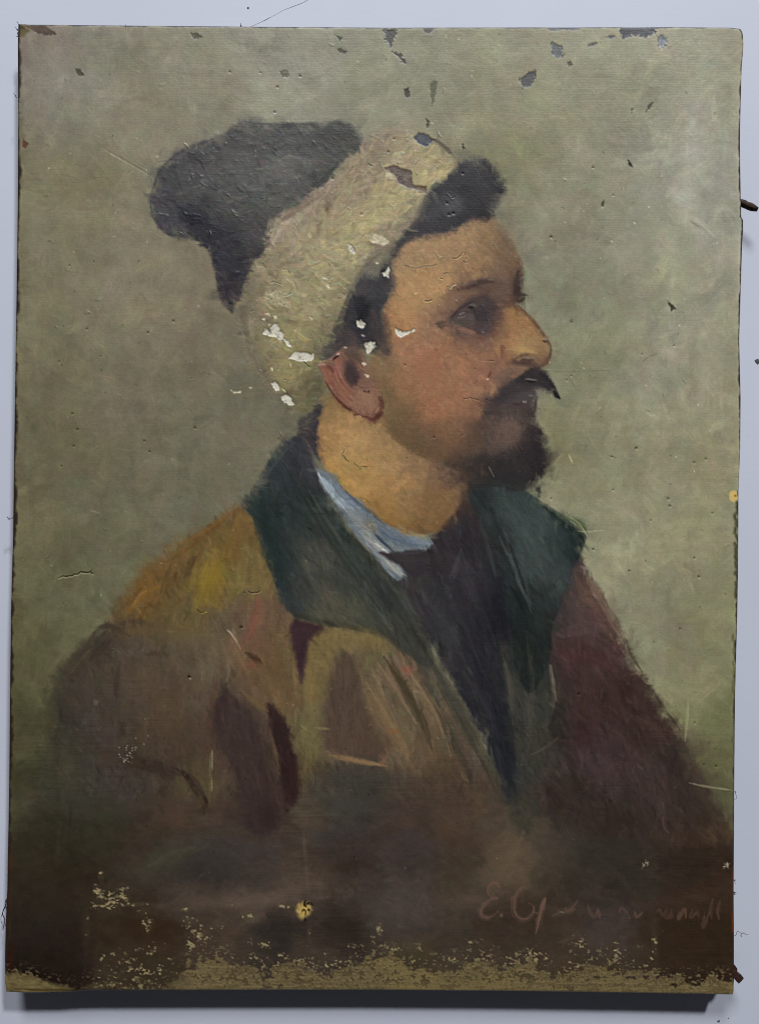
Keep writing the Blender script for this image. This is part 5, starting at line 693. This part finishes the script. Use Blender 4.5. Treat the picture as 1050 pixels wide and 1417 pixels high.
# ---------------- materials ----------------
def mat(name):
    m = bpy.data.materials.new(name); m.use_nodes = True
    nt = m.node_tree; return m, nt, nt.nodes['Principled BSDF']
def node(nt, t, **kw):
    n = nt.nodes.new(t)
    for k, v in kw.items(): setattr(n, k, v)
    return n
def noise_bump(nt, b, scale, strength, dist, detail=6, vec=None):
    n = node(nt, 'ShaderNodeTexNoise'); n.inputs['Scale'].default_value = scale; n.inputs['Detail'].default_value = detail
    if vec: nt.links.new(vec, n.inputs['Vector'])
    bp = node(nt, 'ShaderNodeBump'); bp.inputs['Strength'].default_value = strength; bp.inputs['Distance'].default_value = dist
    nt.links.new(n.outputs['Fac'], bp.inputs['Height']); nt.links.new(bp.outputs['Normal'], b.inputs['Normal'])
    return n, bp
def simple(name, col, rough=.7, scale=60, var=.12, bump=.3, dist=.0005, spec=.3, metal=0.):
    m, nt, b = mat(name)
    tc = node(nt, 'ShaderNodeTexCoord')
    n, bp = noise_bump(nt, b, scale, bump, dist, 6, tc.outputs['Object'])
    r = node(nt, 'ShaderNodeValToRGB'); r.color_ramp.elements[0].position = .3; r.color_ramp.elements[1].position = .72
    r.color_ramp.elements[0].color = (*[c * (1 - var) for c in col], 1); r.color_ramp.elements[1].color = (*[min(1, c * (1 + var)) for c in col], 1)
    nt.links.new(n.outputs['Fac'], r.inputs['Fac']); nt.links.new(r.outputs['Color'], b.inputs['Base Color'])
    b.inputs['Roughness'].default_value = rough; b.inputs['Specular IOR Level'].default_value = spec; b.inputs['Metallic'].default_value = metal
    return m

M_PAINT, nt, b = mat('aged_oil_paint')
at = node(nt, 'ShaderNodeAttribute', attribute_name='paint'); tc = node(nt, 'ShaderNodeTexCoord')
nz = node(nt, 'ShaderNodeTexNoise'); nz.inputs['Scale'].default_value = 900; nz.inputs['Detail'].default_value = 3
nt.links.new(tc.outputs['Object'], nz.inputs['Vector'])
mx = node(nt, 'ShaderNodeMix', data_type='RGBA', blend_type='MULTIPLY'); mx.inputs[0].default_value = 1
rp = node(nt, 'ShaderNodeMapRange'); rp.inputs[1].default_value = .3; rp.inputs[2].default_value = .7; rp.inputs[3].default_value = .96; rp.inputs[4].default_value = 1.04
nt.links.new(nz.outputs['Fac'], rp.inputs[0]); nt.links.new(at.outputs['Color'], mx.inputs[6]); nt.links.new(rp.outputs[0], mx.inputs[7])
nt.links.new(mx.outputs[2], b.inputs['Base Color'])
# linen weave: two crossed sets of threads pressing through the paint
mp = node(nt, 'ShaderNodeMapping'); nt.links.new(tc.outputs['Object'], mp.inputs['Vector'])
wv = []
for d in ('X', 'Z'):
    w = node(nt, 'ShaderNodeTexWave', wave_type='BANDS', bands_direction=d); w.inputs['Scale'].default_value = 300; w.inputs['Distortion'].default_value = 5; w.inputs['Detail'].default_value = 2; w.inputs['Detail Scale'].default_value = .6
    nt.links.new(mp.outputs[0], w.inputs['Vector']); wv.append(w)
ad = node(nt, 'ShaderNodeMath', operation='ADD'); nt.links.new(wv[0].outputs['Fac'], ad.inputs[0]); nt.links.new(wv[1].outputs['Fac'], ad.inputs[1])
a2 = node(nt, 'ShaderNodeMath', operation='MULTIPLY_ADD'); a2.inputs[1].default_value = .35; nt.links.new(ad.outputs[0], a2.inputs[0]); nt.links.new(nz.outputs['Fac'], a2.inputs[2])
bp = node(nt, 'ShaderNodeBump'); bp.inputs['Strength'].default_value = .13; bp.inputs['Distance'].default_value = .0002
nt.links.new(a2.outputs[0], bp.inputs['Height']); nt.links.new(bp.outputs['Normal'], b.inputs['Normal'])
ng = node(nt, 'ShaderNodeTexNoise'); ng.inputs['Scale'].default_value = 9; ng.inputs['Detail'].default_value = 5; nt.links.new(tc.outputs['Object'], ng.inputs['Vector'])
rr = node(nt, 'ShaderNodeMapRange'); rr.inputs[1].default_value = .3; rr.inputs[2].default_value = .7; rr.inputs[3].default_value = .30; rr.inputs[4].default_value = .50
nt.links.new(ng.outputs['Fac'], rr.inputs[0]); nt.links.new(rr.outputs[0], b.inputs['Roughness'])
b.inputs['Specular IOR Level'].default_value = .38

M_WALL, nt, b = mat('white_wall_paint')
tc = node(nt, 'ShaderNodeTexCoord')
n1 = node(nt, 'ShaderNodeTexNoise'); n1.inputs['Scale'].default_value = 7; n1.inputs['Detail'].default_value = 7
n2 = node(nt, 'ShaderNodeTexNoise'); n2.inputs['Scale'].default_value = 260; n2.inputs['Detail'].default_value = 4
for n in (n1, n2): nt.links.new(tc.outputs['Object'], n.inputs['Vector'])
r = node(nt, 'ShaderNodeValToRGB'); r.color_ramp.elements[0].position = .3; r.color_ramp.elements[1].position = .7
r.color_ramp.elements[0].color = (.70, .708, .80, 1); r.color_ramp.elements[1].color = (.745, .752, .845, 1)
nt.links.new(n1.outputs['Fac'], r.inputs['Fac']); nt.links.new(r.outputs['Color'], b.inputs['Base Color'])
bp = node(nt, 'ShaderNodeBump'); bp.inputs['Strength'].default_value = .12; bp.inputs['Distance'].default_value = .0004
nt.links.new(n2.outputs['Fac'], bp.inputs['Height']); nt.links.new(bp.outputs['Normal'], b.inputs['Normal'])
b.inputs['Roughness'].default_value = .55; b.inputs['Specular IOR Level'].default_value = .3

M_EDGE, nt, b = mat('dirty_tacking_edge')
at = node(nt, 'ShaderNodeAttribute', attribute_name='paint'); tc = node(nt, 'ShaderNodeTexCoord')
nt.links.new(at.outputs['Color'], b.inputs['Base Color']); noise_bump(nt, b, 700, .5, .0004, 4, tc.outputs['Object'])
b.inputs['Roughness'].default_value = .85; b.inputs['Specular IOR Level'].default_value = .15
M_WOOD = simple('pine_stretcher_wood', (.26, .17, .09), .8, 40, .25)
M_RUST = simple('rusty_iron', (.055, .034, .022), .75, 400, .5, .8, .0006, .3, .3)
M_LEATH = simple('dark_rust_scale', (.045, .016, .012), .8, 500, .5, .8, .0006)
M_THREAD = simple('dirty_linen_thread', (.10, .085, .075), .9, 900, .3)
M_THREADB = simple('dark_linen_thread', (.035, .028, .03), .9, 900, .3)
M_CHIP = simple('bare_plaster_chip', (.10, .10, .11), .9, 500, .4)
M_HAIR = simple('hairline_crack_dirt', (.64, .65, .74), .9, 300, .2)

# ---------------- helpers ----------------
BASE = np.array([0., 0., ZC - (1374 - 708.5) * MM])
def new_obj(name, me, parent=None, loc=None, **props):
    o = bpy.data.objects.new(name, me); scene.collection.objects.link(o)
    if parent: o.parent = parent
    if loc is not None: o.location = loc
    for k, v in props.items(): o[k] = v
    return o
def mesh_np(name, V, F, material, smooth_=True):
    V = np.ascontiguousarray(V, np.float32); F = np.ascontiguousarray(F, np.int32); k = F.shape[1]
    me = bpy.data.meshes.new(name)
    me.vertices.add(len(V)); me.vertices.foreach_set('co', V.ravel())
    me.loops.add(F.size); me.loops.foreach_set('vertex_index', F.ravel())
    me.polygons.add(len(F)); me.polygons.foreach_set('loop_start', np.arange(0, F.size, k, dtype=np.int32))
    me.update(calc_edges=True)
    me.polygons.foreach_set('use_smooth', np.full(len(F), smooth_))
    me.materials.append(material); return me
def set_col(me, C):
    a = me.attributes.new('paint', 'FLOAT_COLOR', 'POINT')
    a.data.foreach_set('color', np.ascontiguousarray(np.hstack([C, np.ones((len(C), 1))]), np.float32).ravel())
def W_(x, y, depth):
    """picture units + distance off the wall -> metres relative to the painting's base"""
    return np.stack([(np.asarray(x) - 525) * MM, -np.asarray(depth) + 0 * np.asarray(x), (1374 - np.asarray(y)) * MM], -1)
def tube(name, pts, rad, material, parent, n=6, **props):
    p = np.array(pts, float); V = []; F = []
    for i in range(len(p)):
        t = p[min(i + 1, len(p) - 1)] - p[max(i - 1, 0)]; t /= np.linalg.norm(t) + 1e-12
        a = np.cross(t, [.3, 1, .2]); a /= np.linalg.norm(a) + 1e-12; c = np.cross(t, a)
        r = rad[i] if hasattr(rad, '__len__') else rad
        for k in range(n):
            w = 2 * math.pi * k / n; V.append(p[i] + r * (a * math.cos(w) + c * math.sin(w)))
    for i in range(len(p) - 1):
        for k in range(n): F.append((i * n + k, i * n + (k + 1) % n, (i + 1) * n + (k + 1) % n, (i + 1) * n + k))
    me = bpy.data.meshes.new(name); m = len(V)
    V += [p[0], p[-1]]
    F += [(m, (k + 1) % n, k) for k in range(n)] + [(m + 1, (len(p) - 1) * n + k, (len(p) - 1) * n + (k + 1) % n) for k in range(n)]
    me.from_pydata([tuple(v) for v in V], [], F); me.update()
    for q in me.polygons: q.use_smooth = True
    me.materials.append(material); return new_obj(name, me, parent, **props)

# ---------------- wall ----------------
g = np.linspace(-1.3, 1.3, 14)
gx, gz = np.meshgrid(g, g)
V = np.stack([gx.ravel(), 0 * gx.ravel(), gz.ravel()], -1)
F = [(j * 14 + i, j * 14 + i + 1, (j + 1) * 14 + i + 1, (j + 1) * 14 + i) for j in range(13) for i in range(13)]
wall = new_obj('wall', mesh_np('wall', V, F, M_WALL), None, (0, 0, ZC), kind='structure', label='plain white painted wall behind the painting')
WS = (DIST + DEP) / DIST * MM          # one picture unit as it falls on the wall
def on_wall(x, y, off): return np.array([(x - 525) * WS, -off, (708.5 - y) * WS])
def fleck(name, x, y, rx, ry, material, seed, off=.0004):
    r = np.random.default_rng(seed); n = 11; ring = []
    for k in range(n):
        a = 2 * math.pi * k / n; q = r.uniform(.65, 1.2)
        ring.append(on_wall(x + rx * q * math.cos(a), y + ry * q * math.sin(a), off * .3))
    top = on_wall(x, y, off); me = bpy.data.meshes.new(name)
    me.from_pydata([tuple(v) for v in ring] + [tuple(top)], [], [(k, (k + 1) % n, n) for k in range(n)]); me.update(); me.materials.append(material)
    return new_obj(name, me, wall)
fleck('chipped_spot', 1048, 500, 4.6, 4., M_CHIP, 1); fleck('chipped_spot', 993.5, 1413, 2., 2., M_CHIP, 2); fleck('chipped_spot', 343.5, 11, 1.8, 1.7, M_CHIP, 3); fleck('chipped_spot', 1007, 1409, 1., .8, M_CHIP, 5)
tube('hairline_crack', [on_wall(x, y, .00002) for x, y in [(345,38),(360,31),(368,27),(376,23),(392,14),(405,9),(418,4),(436,-6),(470,-22)]], [.0001,.00014,.0003,.00014,.00014,.0002,.0002,.00014,.00014], M_HAIR, wall)

# ---------------- painting ----------------
painting = new_obj('oil_painting', None, None, tuple(BASE), label='worn unframed oil portrait of a bearded man in a cap, on the white wall', category='painting')

def s2l(c): return np.where(c <= .04045, c / 12.92, ((c + .055) / 1.055) ** 2.4)
# outline of the slightly racked, warped canvas
NX, NY = 900, 1200
u = np.linspace(0, 1, NX + 1, dtype=np.float32); v = np.linspace(0, 1, NY + 1, dtype=np.float32)
U, Vv = np.meshgrid(u, v)
X = 16 + 1005 * U; Y = 34 + 1341 * Vv
for it in range(4):
    X = Lx(Y) + (Rx(Y) - Lx(Y)) * U; Y = Ty(X) + (By(X) - Ty(X)) * Vv
jr = np.random.default_rng(5)
def grab(A, X, Y):
    x = np.clip(X, 0, PW - 1.001); y = np.clip(Y, 0, PH - 1.001); x0 = x.astype(int); y0 = y.astype(int); fx = x - x0; fy = y - y0
    if A.ndim == 3: fx = fx[..., None]; fy = fy[..., None]
    return (A[y0, x0] * (1 - fx) + A[y0, x0 + 1] * fx) * (1 - fy) + (A[y0 + 1, x0] * (1 - fx) + A[y0 + 1, x0 + 1] * fx) * fy
# what the lamps deliver (fitted), so that paint keeps its own colour
def light(x, y):
    a = (x - 525) / 525; b_ = (y - 708) / 708
    return LIGHT[0] + LIGHT[1] * a + LIGHT[2] * b_ + LIGHT[3] * a * a + LIGHT[4] * b_ * b_ + LIGHT[5] * a * b_
col = s2l(np.clip(grab(CV, X, Y), 2, 250) / 255)
col = np.clip((col - SHEEN) / light(X, Y)[..., None] / TINT, .004, 9); col *= np.minimum(1, .90 / col.max(-1))[..., None]
ed = np.minimum(np.minimum(X - Lx(Y), Rx(Y) - X), np.minimum(Y - Ty(X), By(X) - Y))
R0 = 3.6
rnd = R0 * MM * (1 - np.sqrt(np.clip(1 - ((R0 - np.minimum(ed, R0)) / R0) ** 2, 0, 1)))
slack = .0007 * fbm(X, Y, 330, 12, 2) + .00012 * fbm(X, Y, 60, 14, 2)
height = DEP + grab(RL, X, Y) * .001 - rnd + slack * ss(0, 60, ed)
P3 = W_(X, Y, height)
e1 = np.gradient(P3, axis=1); e2 = np.gradient(P3, axis=0)
N3 = np.cross(e2, e1); N3 /= np.linalg.norm(N3, axis=2, keepdims=True)
N3 *= np.sign(-N3[..., 1:2] + 1e-9)
# which passage each cell belongs to
cx = .25 * (X[:-1, :-1] + X[1:, :-1] + X[:-1, 1:] + X[1:, 1:]); cy = .25 * (Y[:-1, :-1] + Y[1:, :-1] + Y[:-1, 1:] + Y[1:, 1:])
lab = LB.astype(np.int16).copy()
lab[LINEN_MASK] = LINEN
for i, (nm, q, m) in enumerate(LOSSES): lab[q][m] = 30 + i
sg = SIGM.copy(); sg[1:] |= SIGM[:-1]; sg[:, 1:] |= SIGM[:, :-1]; lab[sg] = 20
cell = lab[np.clip(cy.round().astype(int), 0, PH - 1), np.clip(cx.round().astype(int), 0, PW - 1)]
idx = np.arange((NX + 1) * (NY + 1), dtype=np.int32).reshape(NY + 1, NX + 1)
quads = np.stack([idx[:-1, :-1], idx[1:, :-1], idx[1:, 1:], idx[:-1, 1:]], -1)
PV = P3.reshape(-1, 3); PC = col.reshape(-1, 3); PN = N3.reshape(-1, 3)
def piece(name, code, parent, **props):
    f = quads[cell == code]
    if not len(f): return None
    ids, inv = np.unique(f, return_inverse=True)
    me = mesh_np(name, PV[ids], inv.reshape(-1, 4), M_PAINT); set_col(me, PC[ids])
    me.normals_split_custom_set_from_vertices(PN[ids])
    return new_obj(name, me, parent, **props)
piece('painted_backdrop', BG, painting, label='scrubbed olive grey painted background with flaking spots')
cap_o = piece('painted_cap', CAP, painting, label='painted cream wool cap with white losses')
piece('painted_cap_flap', FLAP, cap_o, label='dark grey drooping end of the painted cap')
face_o = piece('painted_face', FACE, painting, label='painted face of a man in profile looking right')
piece('painted_hair', HAIR, face_o, label='dark painted curls and sideburn')
piece('painted_ear', EAR, face_o); piece('painted_beard', BEARD, face_o); piece('painted_moustache', MOUST, face_o); piece('painted_neck', NECK, face_o)
coat_o = piece('painted_coat', LCOAT, painting, label='brown and mustard painted coat fading into a dark foot')
piece('painted_lapel', LCOL, coat_o); piece('painted_lapel', RCOL, coat_o)
piece('painted_sleeve', RCOAT, coat_o, label='maroon far side of the painted coat')
piece('painted_waistcoat', VEST, coat_o); piece('painted_shirt_collar', SHIRT, coat_o, label='pale blue painted shirt collar')
piece('signature', 20, painting, label='faint reddish painted signature E. Co')
piece('bare_linen', LINEN, painting, label='bare worn linen strip along the bottom')
for i in range(len(LOSSES)): piece('paint_loss', 30 + i, painting)

# canvas turned over the edges
side = []
ring = np.concatenate([idx[0, :-1], idx[:-1, -1], idx[-1, :0:-1], idx[:0:-1, 0]])
rp3 = PV[ring]; rpx = np.stack([X.reshape(-1)[ring], Y.reshape(-1)[ring]], 1); nR = len(ring)
rows = 7; VV = []; CC = []
cen = np.array([0, 0, .305])
for k in range(rows):
    t = k / (rows - 1); d = rp3[:, 1] * (1 - t) + (-.0012) * t
    n_ = fbm(rpx[:, 0] * 1. + k * 9, rpx[:, 1] + k * 23, 24, 21, 3) * .0005 * min(1, k * .5)
    ins = .0002 * k
    vx = rp3[:, 0] - np.sign(rp3[:, 0]) * (ins * (np.abs(rp3[:, 0]) > .2) + n_ * 0) ; vz = rp3[:, 2] + np.where(rp3[:, 2] > .3, -ins, ins) * ((rp3[:, 2] > .55) | (rp3[:, 2] < .05))
    VV.append(np.stack([vx + n_, d, vz + n_ * .6], 1))
    c = np.array([.075, .060, .042]) * (1 + .5 * fbm(rpx[:, 0] + k * 31, rpx[:, 1] + k * 31, 20, 22, 3))[:, None]
    if k == 0: c = PC[ring] * .9
    CC.append(c)
VV = np.concatenate(VV); CC = np.clip(np.concatenate(CC), .01, .8); i0 = np.arange(nR); i1 = (i0 + 1) % nR
F = np.concatenate([np.stack([k * nR + i0, k * nR + i1, (k + 1) * nR + i1, (k + 1) * nR + i0], 1) for k in range(rows - 1)])
me = mesh_np('canvas_edge', VV, F, M_EDGE); set_col(me, CC); new_obj('canvas_edge', me, painting, label='grubby canvas turned over the stretcher')

# stretcher behind
def bar(x0, x1, z0, z1, y0=-.0006, y1=-.0185):
    bev = .0012; V = []
    for (yy, q) in ((y0, 0), (y1 + bev, 0), (y1, bev)):
        V += [(x0 + q, yy, z0 + q), (x1 - q, yy, z0 + q), (x1 - q, yy, z1 - q), (x0 + q, yy, z1 - q)]
    F = [(3, 2, 1, 0), (8, 9, 10, 11)]
    for k in range(2):
        for j in range(4): F.append((k * 4 + j, k * 4 + (j + 1) % 4, k * 4 + 4 + (j + 1) % 4, k * 4 + 4 + j))
    me = bpy.data.meshes.new('stretcher_bar'); me.from_pydata(V, [], F); me.update(); me.materials.append(M_WOOD)
    return new_obj('stretcher_bar', me, painting)
for a in [(-.228, -.183, .004, .605), (.179, .2215, .004, .605), (-.1828, .1788, .004, .049), (-.1828, .1788, .56, .605)]: bar(*a)

# nail, tack, loose threads
def pp(x, y, d): return W_(np.float64(x), np.float64(y), d)
tube('bent_nail', [pp(1018, 266, .012), pp(1027, 270.5, .0125), pp(1032, 273, .013), pp(1036, 275, .0132), pp(1040, 277.5, .0135), pp(1044, 279.5, .014), pp(1048, 282, .0145), pp(1054, 285, .015)], [.0012, .0012, .0021, .0024, .0022, .0024, .0022, .0013], M_RUST, painting, 9, label='rusty nail sticking out of the right edge')
r = np.random.default_rng(11); n = 10; V = []; out = [(1013,1336),(1018,1338),(1020,1341),(1020,1347),(1024,1350),(1029,1354),(1026,1358),(1022,1362),(1018,1358),(1014,1350)]
for dd in (.0165, .0205):
    for (x, y) in out: V.append(tuple(pp(x, y, dd + r.uniform(-.0004, .0004))))
F = [tuple(range(n)), tuple(range(2 * n - 1, n - 1, -1))] + [(k, n + k, n + (k + 1) % n, (k + 1) % n) for k in range(n)]
me = bpy.data.meshes.new('rusty_tack'); me.from_pydata(V, [], F); me.update(); me.materials.append(M_LEATH); new_obj('rusty_tack', me, painting, label='broken rusty tack head at the lower right corner')
def thread(pts, r_=.00022, m=M_THREAD, d=.018):
    q = smooth(pts, 5, False); n_ = len(q)
    tube('loose_thread', [pp(x, y, d + .0016 * math.sin(i * .7)) for i, (x, y) in enumerate(q)], [r_ * (1 - .55 * i / n_) for i in range(n_)], m, painting, 5)
thread([(18,716.5),(14,717),(10,716.8),(7,715)], .0003, M_THREADB); thread([(11.5,717),(10,718.6),(8.5,719.5)], .0002, M_THREADB)
thread([(1016,1095),(1021,1099),(1020.5,1104),(1018,1110)], .0002); thread([(1016,1238),(1019,1240),(1020,1238)], .0004); thread([(1015,1220),(1020,1221),(1019,1225)], .0002)
thread([(1014,1297),(1022,1296),(1026,1293),(1030,1297),(1034,1295),(1040,1299)], .00016); thread([(1026,1297),(1029,1299),(1032,1294),(1035,1299)], .00013)
thread([(9,1245),(5.5,1252),(3,1262),(2,1276),(3,1289)], .0004, M_THREADB); thread([(8.5,1244),(4,1256),(1,1268),(-1,1284)], .00025, M_THREADB); thread([(8,1250),(6,1262),(6.5,1280),(8,1290)], .0003)
thread([(26,35),(23.5,31),(21.8,27)], .0003, M_THREADB); thread([(25,40),(20.5,37),(19.6,34.5)], .00028, M_THREADB); thread([(26,44),(21.5,43),(20.6,47)], .0003, M_THREADB); thread([(26,36),(30,30.5),(33,31)], .0005, M_THREADB)
thread([(332,35.5),(332.6,31.5),(332,29)], .0003, M_THREADB); thread([(164,35),(167,32),(173,31)], .00018); thread([(20.5,132),(18.5,128),(16.5,126)], .00018, M_THREADB); thread([(71,1373),(71.5,1377)], .0006); thread([(1026.5,70),(1029.6,73),(1029.6,76)], .0006, M_THREADB, .016)
